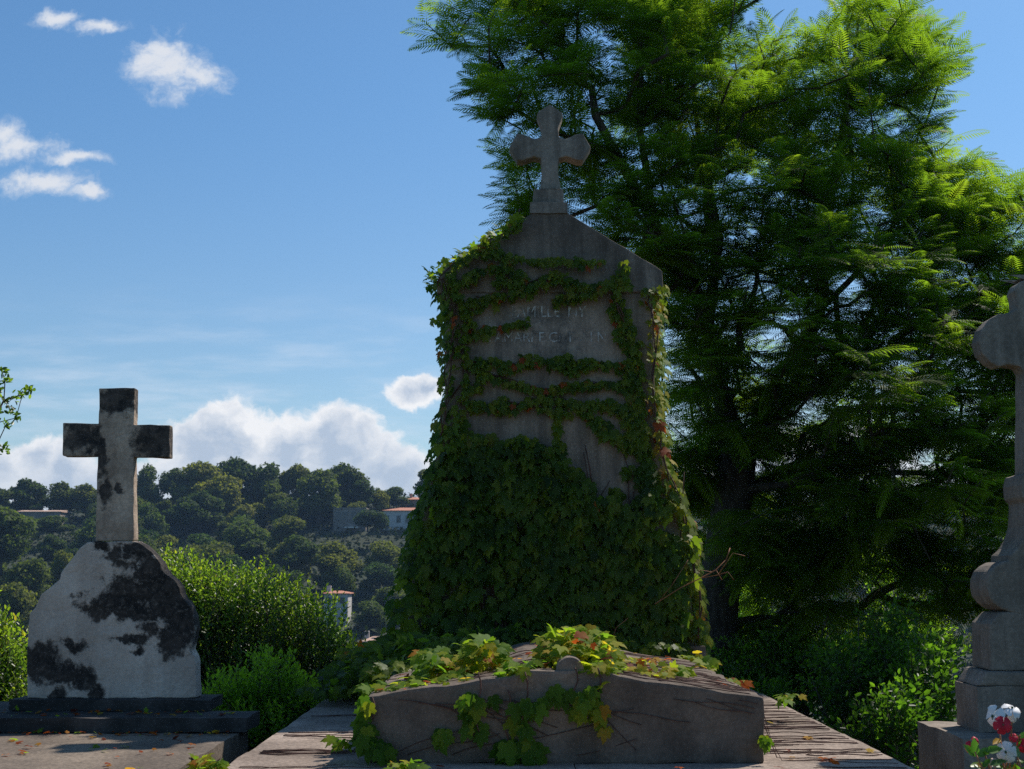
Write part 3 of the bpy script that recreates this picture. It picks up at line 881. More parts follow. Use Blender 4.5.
# =================================================================== BIG FEATHERY TREE
M_frond = leaf_mat('feathery_leaf', [(0, (0.030, 0.055, 0.006)), (.5, (0.055, 0.090, 0.008)), (1, (0.10, 0.13, 0.012))], trans_gain=4.7, trans=.62, rough=.55, spec=.2, nscale=1.0, var=.5)
M_bark = bark_mat('tree_bark', (0.035, 0.026, 0.02), (0.10, 0.075, 0.055))

def grow(skel, targets, r_tip, r_pow=.42, wig=.12, step=.35, rmax=.2, bias=.5):
    """skel: list of polylines [(pt, radius)], targets: tuft points; every tuft is tied to the nearest wood"""
    nodes = []; parent = []
    for pl_ in skel:
        prev = None
        for q in pl_:
            if nodes:
                j = min(range(len(nodes)), key=lambda k: (nodes[k] - q).length) if prev is None else prev
                if prev is None and (nodes[j] - q).length < .02:
                    prev = j; continue
                nodes.append(Vector(q)); parent.append(j); prev = len(nodes) - 1
            else:
                nodes.append(Vector(q)); parent.append(-1); prev = 0
    root = nodes[-1] if False else nodes[len(skel[0]) - 1]
    tg = sorted(targets, key=lambda q: (q - root).length)
    arr = np.array([tuple(n) for n in nodes])
    dist_root = [0.0] * len(nodes)
    for i in range(1, len(nodes)):
        dist_root[i] = dist_root[parent[i]] + (nodes[i] - nodes[parent[i]]).length
    ends = []
    for q in tg:
        qa = np.array(tuple(q))
        dd = np.linalg.norm(arr - qa, axis=1) + bias * .15 * np.array(dist_root) + np.maximum(0, arr[:, 2] - qa[2]) * .8
        j = int(np.argmin(dd))
        a = nodes[j]
        L_ = (q - a).length
        k = max(1, int(L_ / step))
        prev = j
        for i in range(1, k + 1):
            f = i / k
            pt = a.lerp(q, f)
            if i < k:
                pt += noise.noise_vector(pt * 2.3) * wig * L_ * .5
                pt.z += math.sin(f * math.pi) * L_ * .08
            nodes.append(pt); parent.append(prev); dist_root.append(dist_root[prev] + L_ / k); prev = len(nodes) - 1
            arr = np.vstack([arr, np.array(tuple(pt))[None]])
        ends.append(prev)
    cnt = [0] * len(nodes)
    for e in ends:
        k = e
        while k >= 0:
            cnt[k] += 1; k = parent[k]
    rad = [min(rmax, r_tip * max(1, c_) ** r_pow) for c_ in cnt]
    return nodes, parent, rad, ends

def wood_mesh(name, nodes, parent, rad, mat, par, sides=6, only=None):
    children = {}
    for i, p_ in enumerate(parent): children.setdefault(p_, []).append(i)
    V, Fc = [], []
    todo = [(c_, None) for c_ in children.get(-1, [])]
    while todo:
        s, fr = todo.pop()
        chain = ([fr] if fr is not None else []) + [s]
        k = s
        while children.get(k):
            ch = sorted(children[k], key=lambda c_: -rad[c_])
            for o_ in ch[1:]: todo.append((o_, k))
            k = ch[0]; chain.append(k)
        rr_ = [rad[c_] for c_ in chain]
        if fr is not None: rr_[0] = rr_[1]
        if len(chain) > 1: tube_into(V, Fc, [nodes[c_] for c_ in chain], rr_, sides if max(rr_) > .01 else 4)
    return mesh_vf(name, V, Fc, mat, par)

YT = 9.8
tree = empty('feathery_tree', P(712, 700, YT), 'large feathery-leaved green tree rising behind the tall stele', 'tree')
tree.location.z = ground_z(0, YT)
def T(px, py, dy=0): return P(px, py, YT + dy)
base_pt = T(712, 690); base_pt.z = .1
trunk = [base_pt, T(713, 655), T(718, 600), T(726, 540), T(734, 490), T(738, 455)]
skel = [trunk,
        [T(738, 455), T(722, 400, -.2), T(708, 330, -.3), T(690, 275, -.4), T(655, 225, -.5), T(625, 170, -.6), T(595, 115, -.7), T(570, 60, -.7)],
        [T(708, 330, -.3), T(718, 240, .1), T(700, 150, .2), T(690, 60, .2), T(700, -40, .3)],
        [T(655, 225, -.5), T(640, 130, -.3), T(640, 40, -.3), T(620, -30, -.2)],
        [T(738, 455), T(790, 400, .3), T(820, 310, .5), T(830, 200, .5), T(850, 90, .6), T(860, 10, .6)],
        [T(734, 490), T(780, 486, -.3), T(830, 468, -.6), T(880, 420, -.8), T(930, 360, -.9), T(980, 300, -.8)],
        [T(820, 310, .5), T(880, 250, .7), T(940, 190, .8), T(990, 190, .9)],
        [T(880, 420, -.8), T(900, 500, -1.0), T(930, 560, -1.1)],
        [T(726, 540), T(770, 560, .6), T(830, 580, .9), T(880, 610, 1.0)]]
crown = [(690, 450, 36, 60, .6, .2), (700, 520, 36, 50, .5, .4), (790, 450, 60, 40, .6, .6), (655, 200, 60, 60, .4, -1.0), (700, 320, 60, 70, .4, -.6), (740, 400, 60, 50, .5, -.6), (930, 190, 70, 60, 1.0, .3), (690, 250, 50, 40, .6, .6), (830, 250, 80, 50, 1.0, -.6), (760, 540, 70, 40, .5, -.7), (900, 640, 70, 30, .6, .5), # px, py, rx, ry, depth radius (m), depth offset
    (500, 20, 75, 45, .9, -.5), (540, 85, 75, 50, 1.0, -.5), (560, 165, 60, 60, .9, -.4), (590, -30, 110, 60, 1.3, 0), (640, 40, 90, 80, 1.4, 0), (700, -40, 100, 60, 1.4, .2),
    (720, 80, 90, 80, 1.5, .2), (640, 150, 80, 70, 1.3, 0), (760, 180, 110, 90, 1.6, .2), (850, 60, 85, 60, 1.4, .5), (880, 10, 60, 30, 1.0, .6), (905, 70, 55, 45, 1.1, .5), (860, 150, 90, 60, 1.4, .5),
    (660, 250, 80, 50, 1.2, 0), (780, 320, 110, 90, 1.7, 0), (900, 250, 100, 70, 1.5, .4), (980, 205, 60, 45, 1.2, .6), (1030, 240, 70, 60, 1.2, .6), (960, 320, 100, 70, 1.5, 0), (870, 380, 110, 80, 1.6, -.3),
    (990, 420, 90, 80, 1.4, 0), (920, 480, 110, 70, 1.5, -.4), (820, 500, 90, 60, 1.3, -.3), (1040, 330, 70, 90, 1.3, .2), (1060, 450, 80, 100, 1.3, .2), (860, 570, 90, 50, 1.2, -.2), (960, 570, 90, 50, 1.2, -.2), (780, 590, 60, 55, 1.0, 0), (1050, 570, 80, 60, 1.2, 0),
    (850, 450, 130, 50, 1.2, .6), (720, 480, 50, 40, .6, 1.0), (700, 340, 55, 70, .9, .3), (800, 400, 90, 40, .8, .8), (690, 430, 40, 70, .8, .4), (760, 420, 60, 40, 1.0, .5), (790, 640, 60, 40, .9, .1), (720, 540, 40, 60, .7, .8), (530, 215, 30, 25, .5, -.2)]
tufts = []
for (px_, py_, rx_, ry_, rd_, dy_) in crown:
    rd_ *= .86
    nT = int(rx_ * ry_ * (rd_ + .4) / 122) + 9
    for i in range(nT):
        u_ = unit(1)[0] * (random.random() ** .33)
        q = P(px_ + u_[0] * rx_, py_ - u_[2] * ry_, YT + dy_ + u_[1] * rd_)
        tufts.append(q)
# openings where the sky shows through
gaps = [(735, 235, 9, 8), (770, 330, 10, 9), (845, 400, 9, 8), (900, 330, 10, 8), (672, 330, 8, 16), (655, 270, 8, 8), (905, 450, 12, 8), (940, 395, 8, 6), (870, 470, 9, 7), (700, 520, 8, 12), (755, 280, 22, 10), (812, 408, 22, 14), (760, 465, 26, 10), (848, 285, 16, 12), (690, 210, 12, 12), (690, 130, 10, 10), (795, 455, 14, 12), (880, 590, 24, 26), (720, 590, 14, 40), (812, 12, 30, 16), (700, 380, 10, 16), (868, 640, 12, 12), (600, 120, 8, 10)]
def in_gap(q, k=1.0):
    v = q - Vector((0, 0, CZ))
    f_ = v.y * math.cos(PITCH) + v.z * math.sin(PITCH); u2 = -v.y * math.sin(PITCH) + v.z * math.cos(PITCH)
    px_ = 512 + F * v.x / f_; py_ = 384.5 - F * u2 / f_
    return any(((px_ - a) / (rx_ * k)) ** 2 + ((py_ - b) / (ry_ * k)) ** 2 < 1 for a, b, rx_, ry_ in gaps)
tufts = [q for q in tufts if not in_gap(q, 1.1) or random.random() < .22]
nodes, par_, rad_, ends = grow(skel, tufts, .0045, .40, rmax=.10)
for i, q in enumerate(nodes[:6]): rad_[i] = [.20, .165, .155, .15, .15, .14][i]
# the main stem is its own part
V, Fc = [], []
tube_into(V, Fc, wob(nodes[0], nodes[1], 3, .01) + nodes[2:6], [.22, .19, .175, .168, .158, .152, .150, .14], 14)
mesh_vf('trunk', V, Fc, M_bark, tree)
wood_mesh('branches', nodes, par_, rad_, M_bark, tree, 7)
pos, dr, nr, scl, tin = [], [], [], [], []
cen = T(790, 300)
for e in ends:
    q = nodes[e]; pq = nodes[par_[e]]
    out_d = (q - pq).normalized()
    rad_v = (q - cen); rad_v.z *= .3; rad_v.normalize()
    nf = random.randint(8, 12)
    tb = random.gauss(.45, .15)
    for k in range(nf):
        a = 2 * math.pi * k / nf + random.random()
        d = Vector((math.cos(a), math.sin(a), random.gauss(.0, .22))) * 1.0 + rad_v * .55 + out_d * .35
        b = q - out_d * random.uniform(0, .22)
        s = random.uniform(.18, .33)
        if in_gap(b + d.normalized() * s * .6, .8) and random.random() < .6: continue
        nn = Vector((random.gauss(0, .25), random.gauss(0, .25), 1)) + rad_v * .2
        add_leaf(b, d, nn, s, max(0, min(1, tb + random.gauss(0, .12))))
print('fronds', len(pos), 'tufts', len(ends))
scatter('crown', FR_V, FR_F, pos, dr, nr, scl, tin, M_frond, tree)

# =================================================================== SHRUBS
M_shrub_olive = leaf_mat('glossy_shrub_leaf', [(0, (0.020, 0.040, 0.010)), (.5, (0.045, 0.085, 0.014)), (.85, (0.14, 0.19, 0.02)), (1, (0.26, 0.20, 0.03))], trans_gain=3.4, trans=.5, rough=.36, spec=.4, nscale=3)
M_shrub_green = leaf_mat('bright_shrub_leaf', [(0, (0.03, 0.07, 0.008)), (.6, (0.08, 0.155, 0.012)), (1, (0.14, 0.22, 0.02))], trans_gain=3.2, trans=.55, rough=.42, spec=.3, nscale=3)
M_wood = plain_mat('shrub_wood', (0.07, 0.05, 0.035), .9, .3, 9)
def in_blob(blobs_, rnd_pow=.5):
    wts = [b[3] * b[4] * (b[5] + .2) for b in blobs_]
    b = random.choices(blobs_, wts)[0]
    u_ = unit(1)[0] * (random.random() ** rnd_pow)
    return P(b[0] + u_[0] * b[3], b[1] - u_[2] * b[4], b[2] + u_[1] * b[5]), u_
def shrub(name, label, base, blobs_, nsh, leaf, mat, shoot=(.16, .34), nl=13, upright=1.0, tm=.4, spread=.55, group=None, zmin=.32):
    e = empty(name, base, label, 'shrub', group)
    pos.clear(); dr.clear(); nr.clear(); scl.clear(); tin.clear()
    V, Fc = [], []
    b0 = Vector(base)
    for i in range(nsh):
        q, u_ = in_blob(blobs_, .4)
        if q.z < zmin: continue
        ax = Vector((u_[0] * spread + random.gauss(0, .25), u_[1] * spread + random.gauss(0, .25), upright + random.gauss(0, .25))).normalized()
        L_ = random.uniform(*shoot)
        a = q - ax * L_
        for k in range(nl):
            f = (k + .5) / nl
            pnt = a + ax * (L_ * f)
            ang = k * 2.4 + i
            sd_ = ax.orthogonal().normalized()
            sd_.rotate(Matrix.Rotation(ang, 3, ax))
            d = sd_ * (1.0 - .35 * f) + ax * (.35 + .9 * f)
            n_ = ax * 1.0 - sd_ * .3 + Vector((random.gauss(0, .3), random.gauss(0, .3), random.gauss(0, .3)))
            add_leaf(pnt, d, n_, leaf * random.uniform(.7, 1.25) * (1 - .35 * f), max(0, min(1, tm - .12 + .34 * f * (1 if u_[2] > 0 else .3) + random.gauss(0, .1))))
        if i % 3 == 0: tube_into(V, Fc, [a, a + ax * L_ * .95], [.003, .0015], 4)
        if i % 9 == 0:
            mid = b0.lerp(a, .55) + Vector((random.gauss(0, .05), random.gauss(0, .05), .02))
            tube_into(V, Fc, [b0 + Vector((random.gauss(0, .05), random.gauss(0, .05), 0)), mid, a], [.012, .008, .003], 5)
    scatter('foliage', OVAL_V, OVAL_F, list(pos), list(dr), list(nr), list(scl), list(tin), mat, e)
    mesh_vf('stems', V, Fc, M_wood, e)
    return e
def gp(px, Y): q = P(px, 600, Y); return (q.x, Y, ground_z(q.x, Y))
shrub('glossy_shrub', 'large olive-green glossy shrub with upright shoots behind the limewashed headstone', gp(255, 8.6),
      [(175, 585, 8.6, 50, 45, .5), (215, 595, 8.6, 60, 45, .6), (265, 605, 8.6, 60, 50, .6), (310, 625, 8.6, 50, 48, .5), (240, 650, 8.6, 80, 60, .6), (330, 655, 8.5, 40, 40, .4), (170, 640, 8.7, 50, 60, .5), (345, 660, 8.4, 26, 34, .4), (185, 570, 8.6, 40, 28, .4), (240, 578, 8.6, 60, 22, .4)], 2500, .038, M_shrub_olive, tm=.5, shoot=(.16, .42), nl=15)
shrub('bright_shrub', 'lower bright green shrub beside the step of the left tomb', gp(262, 7.4),
      [(232, 690, 7.4, 36, 30, .3), (270, 675, 7.4, 36, 36, .3), (300, 690, 7.4, 30, 26, .3), (258, 710, 7.3, 50, 20, .3), (325, 695, 7.5, 22, 20, .2)], 620, .042, M_shrub_green, tm=.85, shoot=(.12, .26))
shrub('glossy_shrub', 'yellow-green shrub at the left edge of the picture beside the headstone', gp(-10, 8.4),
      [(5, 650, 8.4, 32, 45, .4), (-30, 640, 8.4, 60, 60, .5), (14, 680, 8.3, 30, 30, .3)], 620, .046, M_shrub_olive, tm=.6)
shrub('leafy_shrub', 'backlit leafy shrub between the central ledger and the right monument', gp(860, 7.6),
      [(850, 680, 8.0, 60, 50, .5), (890, 650, 8.2, 50, 60, .5), (900, 710, 7.0, 36, 44, .3), (930, 680, 7.6, 46, 60, .5), (865, 720, 7.2, 36, 26, .25)], 900, .052, M_shrub_green, shoot=(.15, .4), nl=9, tm=.08, spread=.9, upright=.5)
shrub('leafy_shrub', 'dark shrub under the big tree right of the stele foot', gp(770, 9.4),
      [(740, 665, 9.4, 45, 34, .5), (790, 660, 9.3, 50, 40, .5), (835, 665, 9.0, 40, 40, .4), (760, 690, 8.8, 60, 20, .4)], 750, .045, M_shrub_green, shoot=(.15, .3), nl=10, tm=.3, spread=.9, upright=.5)
shrub('leafy_shrub', 'pale sunlit shrub glimpsed beyond the trunk of the big tree', gp(745, 16),
      [(745, 600, 16, 30, 55, .8), (790, 650, 16, 60, 40, .8), (700, 640, 16, 50, 45, .8), (880, 560, 17, 34, 22, .8), (900, 640, 16.5, 70, 60, .8)], 1100, .075, M_shrub_green, shoot=(.3, .6), nl=10, tm=.8, spread=.8, upright=.7, zmin=-2)

# sapling whose tips reach in at the left edge
ex = P(-95, 500, 8.0).x
sap = empty('small_tree', (ex, 8.0, ground_z(ex, 8.0)), 'small-leaved tree reaching in at the left edge with a few twigs', 'tree')
skel = [[Vector((ex, 8, .2)), Vector((ex + .02, 8, .9)), P(-88, 500, 8), P(-80, 440, 8)], [P(-80, 440, 8), P(-55, 415, 8), P(-30, 408, 8)], [P(-80, 440, 8), P(-75, 380, 8), P(-60, 330, 8)], [P(-88, 500, 8), P(-50, 470, 8)]]
tg = [P(x, y, 8 + random.gauss(0, .12)) for x, y in [(2, 372), (5, 380), (-4, 392), (27, 390), (22, 396), (14, 398), (4, 400), (10, 410), (16, 418), (6, 425), (-2, 412), (-8, 424), (3, 449), (-8, 455), (-14, 395), (-20, 380)]]
tg += [P(random.uniform(-110, -22), random.uniform(300, 480), 8 + random.gauss(0, .3)) for i in range(90)]
nodes, par_, rad_, ends = grow(skel, tg, .0026, .45, rmax=.05, step=.12)
wood_mesh('trunk', nodes, par_, rad_, M_wood, sap, 6)
pos.clear(); dr.clear(); nr.clear(); scl.clear(); tin.clear()
for e in ends:
    q = nodes[e]
    for k in range(15):
        d = unit(1)[0] + np.array([.3, 0, .25])
        add_leaf(q + Vector(unit(1)[0]) * random.uniform(0, .035), d, unit(1)[0] + np.array([0, 0, .6]), random.uniform(.03, .046), max(0, min(1, random.gauss(.5, .15))))
scatter('crown', OVAL_V, OVAL_F, list(pos), list(dr), list(nr), list(scl), list(tin), M_shrub_olive, sap)

pos.clear(); dr.clear(); nr.clear(); scl.clear(); tin.clear()
for i in range(260):
    x = random.uniform(-2.7, -1.2); y = random.choice([random.uniform(4.3, 5.7), 5.69 - abs(random.gauss(0, .05)), random.uniform(5.72, 5.96)])
    z = ZL + .008 if y < 5.7 else ZL + .07
    add_leaf((x, y, z), unit(1)[0] * np.array([1, 1, .15]), (random.gauss(0, .35), random.gauss(0, .35), 1), random.uniform(.010, .035), random.uniform(.8, 1) if random.random() < .8 else .4)
tag(scatter('fallen_leaves', LOB_V, LOB_F, list(pos), list(dr), list(nr), list(scl), list(tin), M_vine_gold), 'dry leaf litter strewn on the left ledger and its step', 'leaf litter', kind='stuff')
# =================================================================== FLOWERING PLANT (lower right)
YFL = 3.6
M_white = plain_mat('white_petal', (0.72, 0.70, 0.68), .6, .08, 30)
M_red = plain_mat('red_petal', (0.55, 0.012, 0.03), .5, .25, 30)
M_pink = plain_mat('faded_petal', (0.62, 0.42, 0.32), .6, .2, 30)
M_fl_leaf = leaf_mat('flower_leaf', [(0, (0.03, 0.09, 0.015)), (.7, (0.08, 0.20, 0.02)), (.9, (0.3, 0.3, 0.03)), (1, (0.5, 0.28, 0.03))], trans_gain=1.8, trans=.4, rough=.35, spec=.5, nscale=3, var=.1)
M_pot = stone_mat('pot_clay', (0.34, 0.15, 0.09), (0.2, 0.09, 0.06), 8, .1, .2)
fb = P(1012, 850, YFL)
fp = empty('flowering_plant', (fb.x, YFL, gz), 'potted plant with white and red flowers in the lower right corner', 'flowering plant')
pb = bmesh.new()
prof_ = [(.0, gz + .002), (.13, gz + .002), (.17, fb.z - .02), (.185, fb.z - .02), (.185, fb.z + .02), (.165, fb.z + .02), (.155, fb.z - .03), (0, fb.z - .03)]
rings = [[pb.verts.new((fb.x + r_ * math.cos(2 * math.pi * k / 28), YFL + r_ * math.sin(2 * math.pi * k / 28), z_)) for k in range(28)] for r_, z_ in prof_[1:-1]]
for a, b in zip(rings, rings[1:]):
    for k in range(28): pb.faces.new([a[k], a[(k + 1) % 28], b[(k + 1) % 28], b[k]])
pb.faces.new(rings[0][::-1]); pb.faces.new(rings[-1])
bmesh.ops.recalc_face_normals(pb, faces=pb.faces)
from_bm('pot', pb, M_pot, fp, True)
def flower(px, py, s, mat, face, Y=YFL, n=5, droop=.0):
    c_ = P(px, py, Y); f_ = Vector(face).normalized(); s *= 1.08
    V, Fc = [], []
    a = f_.orthogonal().normalized(); b = f_.cross(a)
    rot = random.random() * 2
    for k in range(n):
        th = 2 * math.pi * k / n + rot
        o_ = a * math.cos(th) + b * math.sin(th); t_ = f_.cross(o_)
        base_ = len(V)
        ps = []
        for i, (r_, w_) in enumerate([(.08, .08), (.45, .34), (.8, .50), (1.0, .30)]):
            lift = .35 * r_ - .75 * r_ * r_ + random.gauss(0, .09)
            m_ = c_ + (o_ * r_ + f_ * lift) * s
            ps += [m_ - t_ * w_ * s + f_ * (.08 * s * random.gauss(0, 1)), m_ + f_ * .07 * s, m_ + t_ * w_ * s + f_ * (.08 * s * random.gauss(0, 1))]
        V += ps
        for i in range(3):
            q = base_ + i * 3
            Fc += [(q, q + 1, q + 4, q + 3), (q + 1, q + 2, q + 5, q + 4)]
    o = mesh_vf('flower', V, Fc, mat, fp)
    ctr = bmesh.new()
    bmesh.ops.create_uvsphere(ctr, u_segments=8, v_segments=6, radius=s * .14, matrix=Matrix.Translation(c_ + f_ * s * .06))
    from_bm('flower_centre', ctr, M_pot if mat is M_red else M_fl_leaf, o, True)
    return o
random.seed(5)
tag(flower(993, 716, .027, M_white, (-.9, -.5, .1)), 'white flower seen from the side')
flower(1000, 722, .020, M_white, (-.3, -.8, .5), YFL + .03)
tag(flower(1012, 708, .024, M_white, (.2, -.5, .9)), 'topmost white flower')
flower(1016, 716, .020, M_white, (.5, -.8, -.1), YFL + .02)
tag(flower(1003, 725, .022, M_red, (-.1, -1, .2), YFL - .03), 'open red flower')
tag(flower(970, 747, .015, M_red, (-.5, -.8, .2)), 'half-hidden red flower at left')
flower(976, 740, .011, M_red, (.3, -.7, .6), YFL + .02)
tag(flower(1006, 752, .026, M_white, (-.4, -.7, .1)), 'lower white flower with drooping petals')
flower(1024, 746, .018, M_red, (-.4, -.9, 0)); flower(1014, 737, .012, M_red, (0, -.8, .5)); flower(1036, 724, .024, M_white, (-.3, -.8, .3)); flower(1040, 700, .02, M_red, (-.2, -.9, .3))
tag(flower(992, 762, .014, M_pink, (-.5, -.6, .6)), 'wilting pinkish bloom')
pos.clear(); dr.clear(); nr.clear(); scl.clear(); tin.clear()
V, Fc = [], []
tips = [(975, 752), (985, 755), (1000, 735), (1012, 722), (1020, 735), (1010, 755), (1025, 765), (995, 768), (1035, 740), (978, 765), (1045, 755), (1018, 758)]
for x, y in tips:
    q = P(x, y, YFL + random.gauss(0, .03)); b0 = Vector((fb.x + random.gauss(0, .04), YFL + random.gauss(0, .04), fb.z - .02))
    mid = b0.lerp(q, .5) + Vector((random.gauss(0, .02), random.gauss(0, .02), .02))
    tube_into(V, Fc, [b0, mid, q], [.004, .003, .002], 5)
    for k in range(11):
        f_ = random.uniform(.25, 1)
        pt = (b0.lerp(mid, f_ * 2) if f_ < .5 else mid.lerp(q, f_ * 2 - 1))
        add_leaf(pt, unit(1)[0] + np.array([0, -.2, .5]), (random.gauss(0, .5), -.5, 1), random.uniform(.03, .055), random.uniform(.2, .8) if random.random() < .85 else 1)
for x, y, d, s, t_ in [(975, 757, (-.7, 0, .8), .045, .6), (977, 757, (.8, -.2, .6), .045, .6), (985, 752, (.9, 0, .2), .05, .65), (986, 768, (-1, -.2, .5), .03, 1), (975, 757, (0, 0, 1), .05, .65)]:
    add_leaf(P(x, y, YFL - .03), d, (0, -.8, .7), s, t_)
scatter('foliage', OVAL_V, OVAL_F, list(pos), list(dr), list(nr), list(scl), list(tin), M_fl_leaf, fp)
mesh_vf('stems', V, Fc, M_twig, fp)
random.seed(11)

# =================================================================== FAR HILL: houses and trees
M_far = [leaf_mat('far_pine', [(0, (0.026, 0.042, 0.013)), (1, (0.075, 0.098, 0.026))], trans_gain=2.4, trans=.38, rough=.7, spec=.15, nscale=.25, var=.6, per_obj=1),
         leaf_mat('far_oak', [(0, (0.036, 0.055, 0.016)), (1, (0.10, 0.125, 0.032))], trans_gain=2.4, trans=.38, rough=.7, spec=.15, nscale=.25, var=.6, per_obj=1),
         leaf_mat('far_olive', [(0, (0.045, 0.065, 0.03)), (1, (0.10, 0.12, 0.05))], trans_gain=2.2, trans=.38, rough=.7, spec=.15, nscale=.25, var=.6, per_obj=1)]
M_trunk = bark_mat('far_bark', (0.06, 0.045, 0.035), (0.12, 0.09, 0.07))
CL_V = [(-.5, -.35, 0), (.5, -.3, .1), (.35, .45, -.08), (-.3, .5, .12)]
CL_F = [(0, 1, 2, 3)]
def far_proto(kind, seed):
    """unit-high crown of leaf clumps on a trunk with a few limbs; kinds: pine, umbrella, round, olive"""
    random.seed(seed); global rng
    rng = np.random.default_rng(seed)
    lobes = []
    if kind == 'umbrella':
        for i in range(17):
            a = random.random() * 6.28; r_ = random.uniform(0, .34)
            lobes.append((math.cos(a) * r_, math.sin(a) * r_, .76 - r_ * .5 + random.uniform(-.10, .06), random.uniform(.15, .22), .15))
        tr_h = .72
    elif kind == 'pine':
        for i in range(16):
            a = random.random() * 6.28; z_ = random.uniform(.35, .9); r_ = random.uniform(0, .32) * (1.25 - z_)
            lobes.append((math.cos(a) * r_ * 1.3, math.sin(a) * r_ * 1.3, z_, random.uniform(.11, .18), .11))
        tr_h = .85
    elif kind == 'round':
        for i in range(13):
            a = random.random() * 6.28; z_ = random.uniform(.28, .82); r_ = random.uniform(.05, .32) * math.sin(math.pi * min(1, z_ + .08)) 
            lobes.append((math.cos(a) * r_, math.sin(a) * r_, z_, random.uniform(.16, .24), .17))
        tr_h = .6
    else:
        for i in range(9):
            a = random.random() * 6.28; z_ = random.uniform(.3, .75); r_ = random.uniform(0, .3)
            lobes.append((math.cos(a) * r_, math.sin(a) * r_, z_, random.uniform(.15, .24), .18))
        tr_h = .5
    P_, D_, N_, S_, T_ = [], [], [], [], []
    for (x, y, z_, r_, rz_) in lobes:
        n = int(420 * (r_ / .18) ** 2)
        u_ = unit(n)
        rad_ = rng.random(n) ** .22
        bump_ = 1 + .22 * np.sin(u_[:, 0] * 9 + x * 30) * np.cos(u_[:, 2] * 8 + y * 30)
        pts = np.array([x, y, z_]) + u_ * (rad_ * bump_)[:, None] * np.array([r_, r_, rz_])
        P_.append(pts); D_.append(unit(n) + u_ * .5); N_.append(u_ + unit(n) * .6 + np.array([0, 0, .3]))
        S_.append(rng.uniform(.028, .055, n)); T_.append(np.clip(rng.normal(.5, .2, n) + (random.random() - .5) * .3, 0, 1))
    Pn = np.concatenate(P_); Dn = np.concatenate(D_); Nn = np.concatenate(N_); Sn = np.concatenate(S_); Tn = np.concatenate(T_)
    V, Fc = [], []
    tube_into(V, Fc, [(0, 0, -.05), (.01, 0, tr_h * .4), (.0, .01, tr_h)], [.028, .022, .012], 7)
    for l_ in lobes[:6]:
        tube_into(V, Fc, [(0, 0, tr_h * .55), (l_[0] * .6, l_[1] * .6, (tr_h * .6 + l_[2]) / 2), l_[:3]], [.012, .009, .005], 5)
    mt = {'umbrella': M_far[0], 'pine': M_far[0], 'round': M_far[1], 'olive': M_far[2]}[kind]
    r = bpy.data.objects.new({'umbrella': 'umbrella_pine', 'pine': 'pine_tree', 'round': 'evergreen_tree', 'olive': 'olive_tree'}[kind], None)
    col.objects.link(r)
    scatter('crown', CL_V, CL_F, Pn, Dn, Nn, Sn, Tn, mt, r)
    mesh_vf('trunk', V, Fc, M_trunk, r)
    return r
protos = {'umbrella': [far_proto('umbrella', 1), far_proto('umbrella', 2)], 'pine': [far_proto('pine', 3), far_proto('pine', 4)],
          'round': [far_proto('round', 5), far_proto('round', 6), far_proto('round', 7)], 'olive': [far_proto('olive', 8), far_proto('olive', 9)]}
used = set()
ntree = 0
def far_tree(kind, loc, size, wide, label, group=None):
    global ntree
    pr_ = random.choice(protos[kind])
    if pr_.name not in used:
        used.add(pr_.name); o = pr_
    else:
        o = pr_.copy(); col.objects.link(o)
        for ch in pr_.children:
            c_ = ch.copy(); col.objects.link(c_); c_.parent = o
            c_.matrix_parent_inverse = Matrix.Identity(4)
    o.location = loc; o.rotation_euler = (0, 0, random.random() * 6.28); o.scale = (size * wide, size * wide, size)
    for k_ in ('group',):
        if k_ in o: del o[k_]
    tag(o, label, 'tree', group)
    ntree += 1
    return o
random.seed(21)
def ridge_tree(px, ptop, pw, Y, kind, label, group=None, base=None):
    """size a tree from how large the photo shows it at its distance"""
    top = P(px, ptop, Y)
    z0 = ground_z(top.x, Y) if base is None else P(px, base, Y).z
    h = max(3.5, top.z - z0)
    wm = pw * Y / F
    nat = {'umbrella': .95, 'pine': .62, 'round': .80, 'olive': .85}[kind]
    far_tree(kind, (top.x, Y, z0 - .2), h / .97, wm / (nat * h), label, group)
# hand-placed skyline trees, left to right
for a in [(0, 489, 30, 345, 'pine', 'leftmost pine on the ridge, cut by the left edge'), (31, 476, 32, 350, 'pine', 'dark lone pine above the flat pinkish roof at far left'),
          (63, 480, 32, 352, 'pine', 'pine on the ridge just left of the plain square cross'), (88, 482, 30, 352, 'pine', 'ridge pine half hidden behind the plain square cross'),
          (148, 464, 34, 350, 'round', 'ridge pine close right of the plain square cross'), (176, 465, 36, 352, 'umbrella', 'slim flat-topped pine on the ridge, second from the plain square cross'),
          (205, 462, 50, 350, 'round', 'open-crowned pine in the middle of the ridge group'), (236, 454, 52, 354, 'umbrella', 'highest pine of the skyline group'),
          (222, 475, 50, 344, 'round', 'bushy dark evergreen under the highest skyline pine'), (272, 462, 44, 352, 'round', 'flat-topped pine right of the highest skyline pine'),
          (298, 461, 36, 354, 'umbrella', 'pine top showing between the round evergreen and the flat-topped pine'), (320, 469, 44, 340, 'round', 'large rounded dark evergreen below the skyline left of the hill houses'),
          (344, 460, 50, 352, 'umbrella', 'broad leaning umbrella pine above the hill terrace'), (360, 478, 26, 350, 'pine', 'short pine at the right foot of the broad umbrella pine'),
          (379, 487, 14, 358, 'round', 'small round tree alone on the skyline'), (394, 486, 22, 358, 'round', 'small dark tree beside the upper red-roofed house'), (426, 470, 26, 352, 'pine', 'hazy pine touching the left flank of the stele vine')]:
    ridge_tree(*a)
